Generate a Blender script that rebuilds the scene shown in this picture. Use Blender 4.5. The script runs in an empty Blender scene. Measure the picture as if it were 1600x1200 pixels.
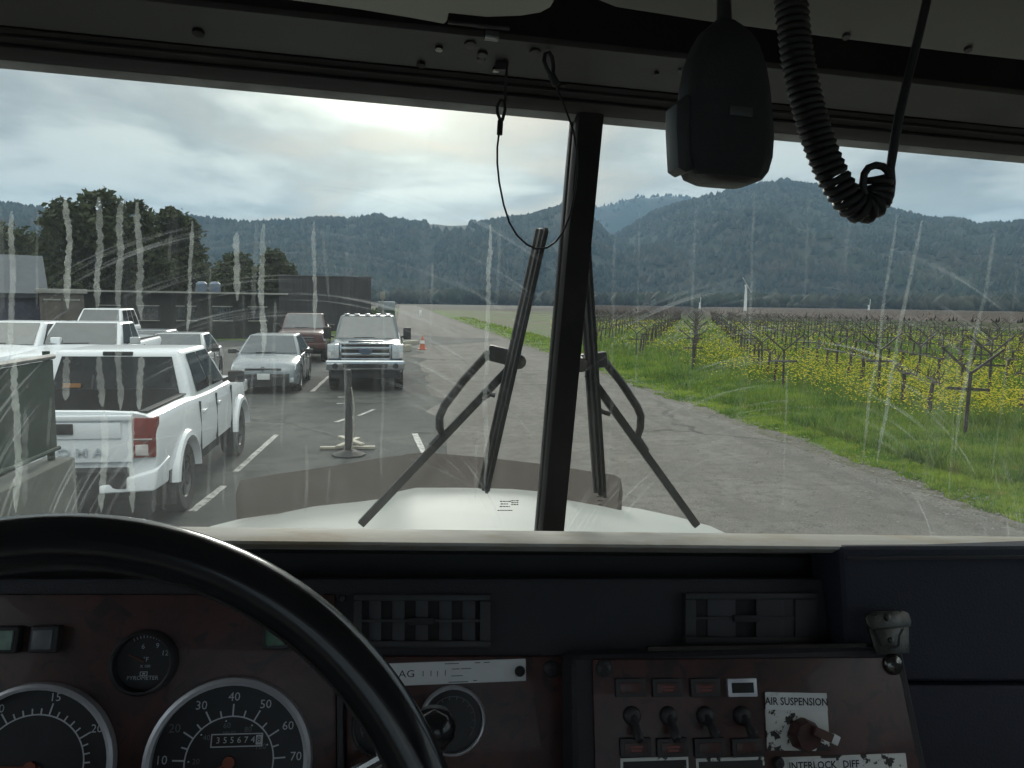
import bpy, bmesh, math, random
import numpy as np
from math import radians, sin, cos, tan, pi, sqrt, atan2
from mathutils import Matrix, Vector, noise as mnoise

random.seed(7)
rng = np.random.default_rng(11)
SC = bpy.context.scene
HAZE_DENSITY = 0.00017
COL = SC.collection

# ------------------------------------------------------------------ camera
EYE = Vector((0, 0, 2.45))
FOC = 1200.0                      # focal length in photo pixels (1600 wide)
YAW, PITCH, ROLL, CABROLL = radians(8.3), radians(6.09), radians(0.84), radians(2.36)
FWD = Vector((sin(YAW) * cos(PITCH), cos(YAW) * cos(PITCH), -sin(PITCH)))
_r0 = Vector((cos(YAW), -sin(YAW), 0))
_u0 = _r0.cross(FWD)
RIGHT = _r0 * cos(ROLL) + _u0 * sin(ROLL)
UP = _u0 * cos(ROLL) - _r0 * sin(ROLL)
cam_d = bpy.data.cameras.new('camera')
cam_d.sensor_width = 36
cam_d.lens = FOC / 1600 * 36
cam_d.clip_start = 0.02
cam_d.clip_end = 30000
cam = bpy.data.objects.new('camera', cam_d)
COL.objects.link(cam)
cm = Matrix.Identity(4)
for i, v in enumerate((RIGHT, UP, -FWD, EYE)):
    cm[0][i], cm[1][i], cm[2][i] = v
cam.matrix_world = cm
SC.camera = cam

# ------------------------------------------------------------------ sky, sun, exposure
SUN_AZ, SUN_EL = radians(3.0), radians(19.0)       # azimuth from +Y towards +X
SUN_DIR = Vector((sin(SUN_AZ) * cos(SUN_EL), cos(SUN_AZ) * cos(SUN_EL), sin(SUN_EL)))
SC.view_settings.view_transform = 'Standard'
SC.view_settings.look = 'None'
SC.view_settings.gamma = 1.0
SC.view_settings.exposure = 0.75
SC.view_settings.use_curve_mapping = False


class NT:
    """small helper round a node tree"""
    def __init__(self, tree):
        self.t = tree
        self.n = tree.nodes
        self.l = tree.links
        self.n.clear()

    def new(self, typ, **kw):
        nd = self.n.new('ShaderNode' + typ)
        for k, v in kw.items():
            setattr(nd, k, v)
        return nd

    def put(self, sock, val):
        if hasattr(val, 'is_output'):
            self.l.new(val, sock)
        elif val is not None:
            sock.default_value = val

    def math(self, op, a, b=None, c=None, clamp=False):
        nd = self.new('Math', operation=op, use_clamp=clamp)
        self.put(nd.inputs[0], a)
        self.put(nd.inputs[1], b)
        self.put(nd.inputs[2], c)
        return nd.outputs[0]

    def mix(self, f, a, b, blend='MIX'):
        nd = self.new('Mix', data_type='RGBA', blend_type=blend)
        self.put(nd.inputs[0], f)
        self.put(nd.inputs[6], a if hasattr(a, 'is_output') or len(a) == 4 else (*a, 1))
        self.put(nd.inputs[7], b if hasattr(b, 'is_output') or len(b) == 4 else (*b, 1))
        return nd.outputs[2]

    def noise(self, vec, scale, detail=4, rough=0.55, out='Fac', dist=0.0):
        nd = self.new('TexNoise')
        self.put(nd.inputs['Vector'], vec)
        nd.inputs['Scale'].default_value = scale
        nd.inputs['Detail'].default_value = detail
        nd.inputs['Roughness'].default_value = rough
        nd.inputs['Distortion'].default_value = dist
        return nd.outputs[out]

    def ramp(self, f, lo, hi):
        nd = self.new('MapRange', interpolation_type='SMOOTHSTEP')
        self.put(nd.inputs[0], f)
        nd.inputs[1].default_value = lo
        nd.inputs[2].default_value = hi
        return nd.outputs[0]

    def scale(self, vec, s):
        nd = self.new('Mapping')
        self.put(nd.inputs[0], vec)
        nd.inputs['Scale'].default_value = s
        return nd.outputs[0]


world = bpy.data.worlds.new('World')
SC.world = world
world.use_nodes = True
w = NT(world.node_tree)
tc = w.new('TexCoord').outputs['Generated']
sky = w.new('TexSky', sky_type='NISHITA')
sky.sun_disc = False
sky.sun_elevation = SUN_EL
sky.sun_rotation = SUN_AZ
sky.air_density = 1.2
sky.dust_density = 1.5
sep = w.new('SeparateXYZ')
w.put(sep.inputs[0], tc)
zz = w.math('ADD', w.math('MAXIMUM', sep.outputs[2], 0.0), 0.10)
cmb = w.new('CombineXYZ')
w.put(cmb.inputs[0], w.math('DIVIDE', sep.outputs[0], zz))
w.put(cmb.inputs[1], w.math('MULTIPLY', w.math('DIVIDE', sep.outputs[1], zz), 0.8))
cuv = cmb.outputs[0]
n1 = w.noise(cuv, 0.85, 5, 0.48, dist=0.3)
n2 = w.noise(cuv, 1.9, 5, 0.5)
n3 = w.noise(w.scale(tc, (5, 5, 16)), 1.7, 5, 0.6)
dot = w.new('VectorMath', operation='DOT_PRODUCT')
w.put(dot.inputs[0], tc)
dot.inputs[1].default_value = Vector((sin(radians(1.0)) * cos(radians(15.5)), cos(radians(1.0)) * cos(radians(15.5)), sin(radians(15.5))))
dsun = w.math('MAXIMUM', dot.outputs['Value'], 0.0)
glow = w.math('ADD', w.math('MULTIPLY', w.math('POWER', dsun, 26.0), 0.24),
              w.math('MULTIPLY', w.math('POWER', dsun, 190.0), 0.50))
cl = w.mix(w.ramp(w.math('ADD', w.math('MULTIPLY', n1, 0.75), w.math('MULTIPLY', n2, 0.25)), 0.43, 0.585),
           (0.185, 0.198, 0.197), (0.445, 0.465, 0.435))
gl = w.new('VectorMath', operation='SCALE')
gl.inputs[0].default_value = (1.0, 1.0, 0.78)
w.put(gl.inputs['Scale'], w.math('MULTIPLY', glow, w.math('ADD', 0.35, w.math('MULTIPLY', w.ramp(n1, 0.36, 0.62), 1.0))))
cl2 = w.mix(1.0, cl, gl.outputs[0], 'ADD')
# small bright cumulus tops low over the hills
low = w.math('MULTIPLY', w.ramp(n3, 0.60, 0.68), w.math('SUBTRACT', 1.0, w.ramp(sep.outputs[2], 0.10, 0.17)))
cl3 = w.mix(w.math('MULTIPLY', low, 0.75), cl2, (0.50, 0.53, 0.515))
cl10 = w.new('VectorMath', operation='SCALE')
w.put(cl10.inputs[0], cl3)
# an overcast sky grows brighter towards the zenith
w.put(cl10.inputs['Scale'], w.math('MULTIPLY', 10.0, w.math('ADD', 1.0, w.math('MULTIPLY', w.ramp(sep.outputs[2], 0.12, 1.0), 2.9))))
cover = w.math('ADD', 0.90, w.math('MULTIPLY', w.ramp(n1, 0.38, 0.52), 0.10))
col = w.mix(cover, sky.outputs[0], cl10.outputs[0])
bg = w.new('Background')
w.put(bg.inputs[0], col)
bg.inputs[1].default_value = 0.10
wo = w.new('OutputWorld')
w.l.new(bg.outputs[0], wo.inputs[0])

sun_d = bpy.data.lights.new('sun', 'SUN')
sun_d.energy = 1.2
sun_d.angle = radians(12)
sun_d.color = (1.0, 0.96, 0.88)
sun = bpy.data.objects.new('sun', sun_d)
COL.objects.link(sun)
sun.rotation_euler = (-SUN_DIR).to_track_quat('-Z', 'Y').to_euler()
sun.location = (0, 30, 30)

SC.render.engine = 'CYCLES'
SC.cycles.use_denoising = True
SC.cycles.max_bounces = 8
SC.cycles.diffuse_bounces = 4
SC.cycles.transparent_max_bounces = 24
SC.cycles.volume_bounces = 0
SC.cycles.sample_clamp_indirect = 4.0
SC.cycles.adaptive_threshold = 0.025

# ------------------------------------------------------------------ pixel helpers
CABR = Matrix(((cos(CABROLL), 0, sin(CABROLL)), (0, 1, 0), (-sin(CABROLL), 0, cos(CABROLL))))  # cab -> world
CABM = Matrix.Translation(EYE) @ CABR.to_4x4()


def ray(px, py):
    return RIGHT * ((px - 800) / FOC) - UP * ((py - 600) / FOC) + FWD


def cray(px, py):
    return CABR.transposed() @ ray(px, py)


def ground(px, py, z=0.0):
    d = ray(px, py)
    s = (z - EYE.z) / d.z
    p = EYE + d * s
    return Vector((p.x, p.y, z))


def far(px, py, dist):
    """world point on the view ray at that horizontal distance"""
    d = ray(px, py)
    return EYE + d * (dist / math.hypot(d.x, d.y))


def cy(px, py, y):
    """cab point on the view ray at forward distance y"""
    d = cray(px, py)
    return d * (y / d.y)


class Plane:
    """tilted dash plane  y = y0 + t (z - z0), facing the driver"""
    def __init__(self, y0, z0, t):
        self.y0, self.z0, self.t = y0, z0, t
        k = 1 / sqrt(1 + t * t)
        self.u = Vector((1, 0, 0))
        self.n = Vector((0, -k, t * k))
        self.v = self.n.cross(self.u)

    def pt(self, px, py, off=0.0):
        d = cray(px, py)
        s = (self.y0 - self.t * self.z0) / (d.y - self.t * d.z)
        return d * s + self.n * off

    def fr(self, px, py, off=0.0, rot=0.0):
        p = self.pt(px, py, off)
        m = Matrix.Identity(4)
        for i, v in enumerate((self.u, self.v, self.n, p)):
            m[0][i], m[1][i], m[2][i] = v
        return m @ Matrix.Rotation(rot, 4, 'Z')

    def s(self, px, py):
        """metres per photo pixel at that spot"""
        return self.pt(px, py).length / sqrt(ray(px, py).length_squared) / FOC


# ------------------------------------------------------------------ materials
MATS = {}


def mat(name, col, rough=0.6, metal=0.0, col2=None, var=0.25, scale=6.0, detail=5, bump=0.0, bscale=60.0,
        spec=0.5, coat=0.0, stretch=None, dirt=None, dscale=3.0, dlo=0.52, dhi=0.66, emit=None):
    if name in MATS:
        return MATS[name]
    m = bpy.data.materials.new(name)
    m.use_nodes = True
    t = NT(m.node_tree)
    p = t.new('BsdfPrincipled')
    o = t.new('OutputMaterial')
    t.l.new(p.outputs[0], o.inputs[0])
    c = t.new('TexCoord').outputs['Object']
    cs = t.scale(c, stretch) if stretch else c
    if col2 is None:
        a = [max(0, v * (1 - var)) for v in col]
        b = [min(1, v * (1 + var)) for v in col]
    else:
        a, b = col, col2
    f = t.ramp(t.noise(cs, scale, detail), 0.32, 0.68)
    base = t.mix(f, a, b)
    if dirt:
        base = t.mix(t.ramp(t.noise(c, dscale, 6, 0.65), dlo, dhi), base, dirt)
    t.put(p.inputs['Base Color'], base)
    t.put(p.inputs['Roughness'], t.math('ADD', rough - 0.08, t.math('MULTIPLY', t.noise(c, scale * 2.3, 3), 0.16), clamp=True))
    p.inputs['Metallic'].default_value = metal
    p.inputs['Specular IOR Level'].default_value = spec
    p.inputs['Coat Weight'].default_value = coat
    if bump:
        b_ = t.new('Bump')
        b_.inputs['Strength'].default_value = bump
        b_.inputs['Distance'].default_value = 0.004
        t.put(b_.inputs['Height'], t.noise(cs, bscale, 4))
        t.l.new(b_.outputs[0], p.inputs['Normal'])
    MATS[name] = m
    return m


# ------------------------------------------------------------------ mesh builder
class MB:
    def __init__(self, M=None):
        self.v, self.f = [], []
        self.M = M or Matrix.Identity(4)

    def add(self, vs, fs, M=None):
        m = self.M @ M if M is not None else self.M
        k = len(self.v)
        self.v += [m @ Vector(v) for v in vs]
        self.f += [tuple(k + i for i in f) for f in fs]
        return self

    def box(self, c, s, M=None, taper=(1, 1)):
        x, y, z = c
        a, b, h = s[0] / 2, s[1] / 2, s[2] / 2
        tx, ty = taper
        vs = [(x - a, y - b, z - h), (x + a, y - b, z - h), (x + a, y + b, z - h), (x - a, y + b, z - h),
              (x - a * tx, y - b * ty, z + h), (x + a * tx, y - b * ty, z + h), (x + a * tx, y + b * ty, z + h), (x - a * tx, y + b * ty, z + h)]
        return self.add(vs, [(3, 2, 1, 0), (4, 5, 6, 7), (0, 1, 5, 4), (1, 2, 6, 5), (2, 3, 7, 6), (3, 0, 4, 7)], M)

    def hexa(self, p):
        """eight corners, bottom ring then top ring"""
        return self.add(p, [(3, 2, 1, 0), (4, 5, 6, 7), (0, 1, 5, 4), (1, 2, 6, 5), (2, 3, 7, 6), (3, 0, 4, 7)])

    def prism(self, poly, z0, z1, M=None):
        n = len(poly)
        vs = [(x, y, z0) for x, y in poly] + [(x, y, z1) for x, y in poly]
        fs = [tuple(range(n - 1, -1, -1)), tuple(range(n, 2 * n))]
        fs += [(i, (i + 1) % n, n + (i + 1) % n, n + i) for i in range(n)]
        return self.add(vs, fs, M)

    def lathe(self, prof, n=32, M=None, a0=0.0, a1=2 * pi, closed=True):
        """(radius, height) profile turned round local z"""
        full = abs(a1 - a0 - 2 * pi) < 1e-6
        k = n if full else n + 1
        vs = []
        for i in range(k):
            a = a0 + (a1 - a0) * i / n
            vs += [(r * cos(a), r * sin(a), h) for r, h in prof]
        m = len(prof)
        fs = []
        for i in range(n):
            j = (i + 1) % k
            for q in range(m - 1 if not closed else m):
                q2 = (q + 1) % m
                if prof[q][0] < 1e-9 and prof[q2][0] < 1e-9:
                    continue
                fs.append((i * m + q, j * m + q, j * m + q2, i * m + q2))
        return self.add(vs, fs, M)

    def disc(self, r, h0, h1, n=32, M=None):
        return self.prism([(r * cos(2 * pi * i / n), r * sin(2 * pi * i / n)) for i in range(n)], h0, h1, M)

    def tube(self, pts, rad, n=8, cap=True, flat=None):
        pts = [Vector(p) for p in pts]
        rads = rad if hasattr(rad, '__len__') else [rad] * len(pts)
        k = len(self.v)
        prev = None
        for i, p in enumerate(pts):
            d = (pts[min(i + 1, len(pts) - 1)] - pts[max(i - 1, 0)]).normalized()
            if prev is None:
                a = d.orthogonal().normalized() if flat is None else (Vector(flat) - d * d.dot(Vector(flat))).normalized()
            else:
                a = (prev - d * prev.dot(d))
                a = a.normalized() if a.length > 1e-6 else d.orthogonal().normalized()
            prev = a
            b = d.cross(a)
            for j in range(n):
                t = 2 * pi * j / n
                self.v.append(self.M @ (p + (a * cos(t) + b * sin(t)) * rads[i]))
        for i in range(len(pts) - 1):
            for j in range(n):
                j2 = (j + 1) % n
                self.f.append((k + i * n + j, k + i * n + j2, k + (i + 1) * n + j2, k + (i + 1) * n + j))
        if cap:
            self.f.append(tuple(k + j for j in reversed(range(n))))
            e = k + (len(pts) - 1) * n
            self.f.append(tuple(e + j for j in range(n)))
        return self

    def bar(self, p, q, wd, ht, up=(0, 0, 1)):
        p, q, up = Vector(p), Vector(q), Vector(up)
        d = (q - p).normalized()
        s = d.cross(up).normalized()
        u = s.cross(d)
        c = []
        for e in (p, q):
            c += [e - s * wd / 2 - u * ht / 2, e + s * wd / 2 - u * ht / 2, e + s * wd / 2 + u * ht / 2, e - s * wd / 2 + u * ht / 2]
        return self.add(c, [(3, 2, 1, 0), (4, 5, 6, 7), (0, 1, 5, 4), (1, 2, 6, 5), (2, 3, 7, 6), (3, 0, 4, 7)])

    def loft(self, rings, closed=True, caps=True):
        n = len(rings[0])
        k = len(self.v)
        for r in rings:
            self.v += [self.M @ Vector(p) for p in r]
        for i in range(len(rings) - 1):
            for j in range(n if closed else n - 1):
                j2 = (j + 1) % n
                self.f.append((k + i * n + j, k + i * n + j2, k + (i + 1) * n + j2, k + (i + 1) * n + j))
        if caps and closed:
            self.f.append(tuple(k + j for j in reversed(range(n))))
            self.f.append(tuple(k + (len(rings) - 1) * n + j for j in range(n)))
        return self

    def mesh(self, name, base=None, bevel=0.0, seg=2, smooth=35.0, recalc=True):
        me = bpy.data.meshes.new(name)
        b = Vector(base) if base is not None else Vector((0, 0, 0))
        me.from_pydata([tuple(v - b) for v in self.v], [], self.f)
        if bevel or recalc:
            bm = bmesh.new()
            bm.from_mesh(me)
            bmesh.ops.recalc_face_normals(bm, faces=bm.faces)
            if bevel:
                es = [e for e in bm.edges if len(e.link_faces) == 2 and e.calc_face_angle(0) > radians(28)]
                bmesh.ops.bevel(bm, geom=es, offset=bevel, segments=seg, profile=0.6, affect='EDGES', clamp_overlap=True)
            bm.to_mesh(me)
            bm.free()
        if smooth:
            me.polygons.foreach_set('use_smooth', [True] * len(me.polygons))
            me.set_sharp_from_angle(angle=radians(smooth))
        me.update()
        return me

    def base(self):
        a = np.array([tuple(v) for v in self.v])
        return Vector(((a[:, 0].min() + a[:, 0].max()) / 2, (a[:, 1].min() + a[:, 1].max()) / 2, a[:, 2].min()))


BASE = {}


def link(name, me, m, parent=None):
    o = bpy.data.objects.new(name, me)
    COL.objects.link(o)
    if me is not None and m is not None and not me.materials:
        me.materials.append(m)
    if parent is not None:
        o.parent = parent
    return o


def tag(o, label=None, cat=None, group=None, kind=None):
    for k, v in (('label', label), ('category', cat), ('group', group), ('kind', kind)):
        if v:
            o[k] = v
    return o


def thing(name, label, cat, base=(0, 0, 0), frame=None, group=None):
    """an Empty at the thing's base; its parts are given in the frame's coordinates"""
    o = bpy.data.objects.new(name, None)
    COL.objects.link(o)
    o.empty_display_size = 0.1
    o.matrix_world = (frame or Matrix.Identity(4)) @ Matrix.Translation(Vector(base))
    BASE[o] = Vector(base)
    return tag(o, label, cat, group)


def rootof(o):
    while o.parent is not None:
        o = o.parent
    return o


def part(name, mb, m, parent, **kw):
    return link(name, mb.mesh(name, BASE.get(rootof(parent)), **kw), m, parent)


def solo(name, mb, m, label=None, cat=None, frame=None, group=None, kind=None, **kw):
    b = mb.base()
    o = link(name, mb.mesh(name, b, **kw), m)
    o.matrix_world = (frame or Matrix.Identity(4)) @ Matrix.Translation(b)
    BASE[o] = b
    return tag(o, label, cat, group, kind)


def text_mb(s, size, M, depth=0.0, align='CENTER', squeeze=1.0, wt=0.0):
    cu = bpy.data.curves.new('txt', 'FONT')
    cu.body = s
    cu.size = size
    cu.align_x = align
    cu.align_y = 'CENTER'
    cu.extrude = depth
    cu.offset = wt
    cu.resolution_u = 2
    ob = bpy.data.objects.new('txt', cu)
    me = bpy.data.meshes.new_from_object(ob)
    mb = MB(M)
    mb.add([(v.co.x * squeeze, v.co.y, v.co.z) for v in me.vertices], [tuple(p.vertices) for p in me.polygons])
    bpy.data.objects.remove(ob)
    bpy.data.curves.remove(cu)
    bpy.data.meshes.remove(me)
    return mb


def merge(*mbs):
    o = MB()
    for b in mbs:
        k = len(o.v)
        o.v += b.v
        o.f += [tuple(k + i for i in f) for f in b.f]
    return o


def np_mesh(name, V, Fc, smooth=False):
    """V (n,3), Fc (m,k) arrays -> mesh, quickly"""
    me = bpy.data.meshes.new(name)
    V = np.ascontiguousarray(V, dtype=np.float32)
    Fc = np.ascontiguousarray(Fc, dtype=np.int32)
    me.vertices.add(len(V))
    me.vertices.foreach_set('co', V.ravel())
    m, k = Fc.shape
    me.loops.add(m * k)
    me.loops.foreach_set('vertex_index', Fc.ravel())
    me.polygons.add(m)
    me.polygons.foreach_set('loop_start', np.arange(0, m * k, k, dtype=np.int32))
    me.polygons.foreach_set('loop_total', np.full(m, k, dtype=np.int32))
    if smooth:
        me.polygons.foreach_set('use_smooth', np.ones(m, dtype=bool))
    me.update(calc_edges=True)
    me.validate()
    return me


def scatter(tv, tf, pos, sc, rot):
    """copies of a small template (tv, tf) at pos with scale (n,3) and z rotation, as arrays"""
    n, k = len(pos), len(tv)
    c, s = np.cos(rot)[:, None], np.sin(rot)[:, None]
    p = tv[None] * sc[:, None, :]
    x = p[:, :, 0] * c - p[:, :, 1] * s
    y = p[:, :, 0] * s + p[:, :, 1] * c
    V = np.stack([x, y, p[:, :, 2]], 2) + pos[:, None, :]
    Fc = tf[None] + (np.arange(n) * k)[:, None, None]
    return V.reshape(-1, 3), Fc.reshape(-1, tf.shape[1])

# ================================================================== THE LAND
def sheet(name, poly, z, m, kind='structure', sub=0):
    mb = MB()
    mb.add([(x, y, z) for x, y in poly], [tuple(range(len(poly)))])
    o = solo(name, mb, m, kind=kind, smooth=0)
    return o


def land_mat(name, c1, c2, c3, s1=0.05, s2=0.6, s3=6.0, stretch=None, rough=0.95, bump=0.4, bscale=12.0, lo=0.4, hi=0.62, cracks=0.0, ruts=False):
    m = bpy.data.materials.new(name)
    m.use_nodes = True
    t = NT(m.node_tree)
    p = t.new('BsdfPrincipled')
    o = t.new('OutputMaterial')
    t.l.new(p.outputs[0], o.inputs[0])
    g = t.new('NewGeometry').outputs['Position']
    gs = t.scale(g, stretch) if stretch else g
    a = t.mix(t.ramp(t.noise(gs, s1, 5, 0.6), lo, hi), c1, c2)
    b = t.mix(t.ramp(t.noise(gs, s2, 6, 0.65), 0.45, 0.66), a, c3)
    d = t.mix(t.ramp(t.noise(g, s3, 4, 0.7), 0.2, 0.8), (0.55, 0.55, 0.55), (1.35, 1.35, 1.35))
    full = t.mix(1.0, b, d, 'MULTIPLY')
    if cracks:
        vo = t.new('TexVoronoi', feature='DISTANCE_TO_EDGE')
        wob = t.new('VectorMath', operation='ADD')
        t.put(wob.inputs[0], g)
        sc_ = t.new('VectorMath', operation='SCALE')
        t.put(sc_.inputs[0], t.noise(g, 1.3, 3, 0.6, out='Color'))
        sc_.inputs['Scale'].default_value = 1.1
        t.put(wob.inputs[1], sc_.outputs[0])
        t.put(vo.inputs['Vector'], wob.outputs[0])
        vo.inputs['Scale'].default_value = cracks
        line = t.math('SUBTRACT', 1.0, t.ramp(vo.outputs['Distance'], 0.004, 0.012))
        line = t.math('MULTIPLY', line, t.ramp(t.noise(g, 0.25, 2), 0.45, 0.6))
        full = t.mix(t.math('MULTIPLY', line, 0.65), full, tuple(v * .3 for v in c3))
        oil = t.ramp(t.noise(g, 0.55, 3, 0.5), 0.63, 0.72)
        full = t.mix(t.math('MULTIPLY', oil, 0.55), full, tuple(v * .45 for v in c3))
    if ruts:
        st = t.noise(t.scale(g, (1.3, 0.035, 1)), 1.0, 4, 0.55)
        full = t.mix(t.math('MULTIPLY', t.ramp(st, 0.5, 0.66), 0.45), full, tuple(v * .72 for v in c3))
        full = t.mix(t.math('MULTIPLY', t.ramp(t.noise(g, 16.0, 2, .5), 0.66, 0.74), 0.6), full, tuple(min(1, v * 1.7) for v in c2))
    t.put(p.inputs['Base Color'], full)
    p.inputs['Roughness'].default_value = rough
    p.inputs['Specular IOR Level'].default_value = 0.25
    bp = t.new('Bump')
    bp.inputs['Strength'].default_value = bump
    bp.inputs['Distance'].default_value = 0.03
    t.put(bp.inputs['Height'], t.noise(g, bscale, 5, 0.7))
    t.l.new(bp.outputs[0], p.inputs['Normal'])
    return m


ROAD_R, ROAD_L = 6.85, -0.4
M_ground = land_mat('field_soil', (0.062, 0.050, 0.044), (0.055, 0.058, 0.034), (0.070, 0.056, 0.050), 0.008, 0.05, 0.8)
M_lot = land_mat('lot_asphalt', (0.055, 0.057, 0.056), (0.080, 0.081, 0.077), (0.044, 0.046, 0.045), 0.35, 2.2, 40.0, bump=0.25, bscale=90, cracks=0.22)
M_road = land_mat('worn_chipseal', (0.137, 0.130, 0.117), (0.168, 0.160, 0.145), (0.115, 0.110, 0.100), 0.8, 5.0, 45.0, bump=0.7, bscale=70, ruts=True, cracks=0.12)
M_patch = land_mat('dark_patch', (0.075, 0.076, 0.074), (0.10, 0.10, 0.095), (0.06, 0.06, 0.06), 0.5, 2.0, 25.0)
M_verge = land_mat('verge_soil', (0.06, 0.105, 0.02), (0.085, 0.135, 0.028), (0.085, 0.095, 0.035), 0.5, 1.5, 14.0)
M_vfloor = land_mat('vineyard_floor', (0.065, 0.10, 0.028), (0.085, 0.085, 0.045), (0.10, 0.082, 0.06), 0.06, 0.5, 5.0)
M_dirt = land_mat('shoulder_dirt', (0.10, 0.092, 0.078), (0.125, 0.115, 0.10), (0.07, 0.075, 0.04), 0.8, 2.5, 30.0)

NG = 96
sheet('ground', [(4300 * cos(2 * pi * i / NG), 4300 * sin(2 * pi * i / NG)) for i in range(NG)], -0.03, M_ground)
FIELD_X = 9.5
sheet('vineyard_floor', [(FIELD_X - 0.4, -20), (260, -20), (260, 210), (FIELD_X - 0.4, 210)], -0.018, M_vfloor)


def wavy(x, y0, y1, step, amp, seed):
    ys = np.arange(y0, y1 + .01, step)
    return [(x + amp * mnoise.noise((y * 0.45, seed, 0)) + amp * .5 * mnoise.noise((y * 1.7, seed + 9, 0)), float(y)) for y in ys]


edge = wavy(ROAD_R + 0.55, -20, 200, 0.7, 0.22, 3)
sheet('grass_verge', edge + [(FIELD_X, 200), (FIELD_X, -20)], -0.012, M_verge)
edge2 = wavy(ROAD_R, -20, 400, 0.8, 0.09, 5)
sheet('road_shoulder', edge2[::-1] + [(ROAD_R + 1.1, -20), (ROAD_R + 1.1, 400)], -0.016, M_dirt)
sheet('road', [(ROAD_L, -20)] + edge2 + [(ROAD_L, 400)], 0.0, M_road)
sheet('parking_lot', [(-60, -20)] + wavy(ROAD_L + 1.2, -20, 44, 1.0, .8, 21) + [(ROAD_L + 0.2, 46), (-60, 48)], 0.004 + 0.0, M_lot)
sheet('left_verge', [(-40, 46.2), (ROAD_L - .6, 46.2), (ROAD_L - 0.2, 240), (-40, 240)], -0.010, M_verge)
pp = [(ROAD_L + .3, 44), (2.2, 43), (5.5, 47), (6.6, 51), (3.4, 52.5), (1.6, 55), (ROAD_L, 54)]
sheet('asphalt_patch', pp, 0.008, M_patch)

# painted stall lines, worn
M_paint = mat('worn_white_paint', (0.44, 0.44, 0.41), 0.8, col2=(0.28, 0.28, 0.27), scale=7, dirt=(0.12, 0.12, 0.115), dscale=9, dlo=0.48, dhi=0.60)


def stripe(p0, p1, wd, lab):
    a, b = ground(*p0), ground(*p1)
    d = (b - a).normalized()
    n = Vector((-d.y, d.x, 0)) * wd / 2
    mb = MB()
    k = 8
    vs, fs = [], []
    for i in range(k + 1):
        q = a.lerp(b, i / k)
        j = 0.75 + 0.3 * random.random()
        vs += [q + n * j + Vector((0, 0, .009)), q - n * j + Vector((0, 0, .009))]
        if i:
            fs.append((2 * i - 2, 2 * i - 1, 2 * i + 1, 2 * i))
    mb.add(vs, fs)
    o = solo('stall_line', mb, M_paint, kind='structure', smooth=0)


for p0, p1, wd in [((432, 680), (368, 738), 0.11), ((514, 588), (488, 612), 0.12), ((552, 652), (524, 660), 0.12), ((648, 678), (664, 712), 0.12),
                   ((528, 621), (552, 620), 0.14), ((526, 631), (552, 630), 0.14), ((350, 760), (300, 800), 0.11), ((530, 583), (552, 582), .12),
                   ((585, 640), (560, 650), .09)]:
    stripe(p0, p1, wd, '')


# ------------------------------------------------------------------ hills and woods
def ridge_fn(pts, dist):
    az, el = [], []
    for px, py in pts:
        d = ray(px, py)
        az.append(atan2(d.x, d.y))
        el.append(EYE.z + dist * d.z / math.hypot(d.x, d.y))
    return np.array(az), np.array(el)


M_forest = land_mat('hill_forest', (0.011, 0.018, 0.012), (0.024, 0.030, 0.018), (0.034, 0.032, 0.024), 0.0022, 0.008, 0.03, bump=1.0, bscale=0.05)
M_crowns = land_mat('hill_tree_crowns', (0.004, 0.009, 0.008), (0.020, 0.027, 0.017), (0.040, 0.036, 0.027), 0.0065, 0.022, 0.10, bump=0.6, bscale=0.4, lo=.43, hi=.57)


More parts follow.
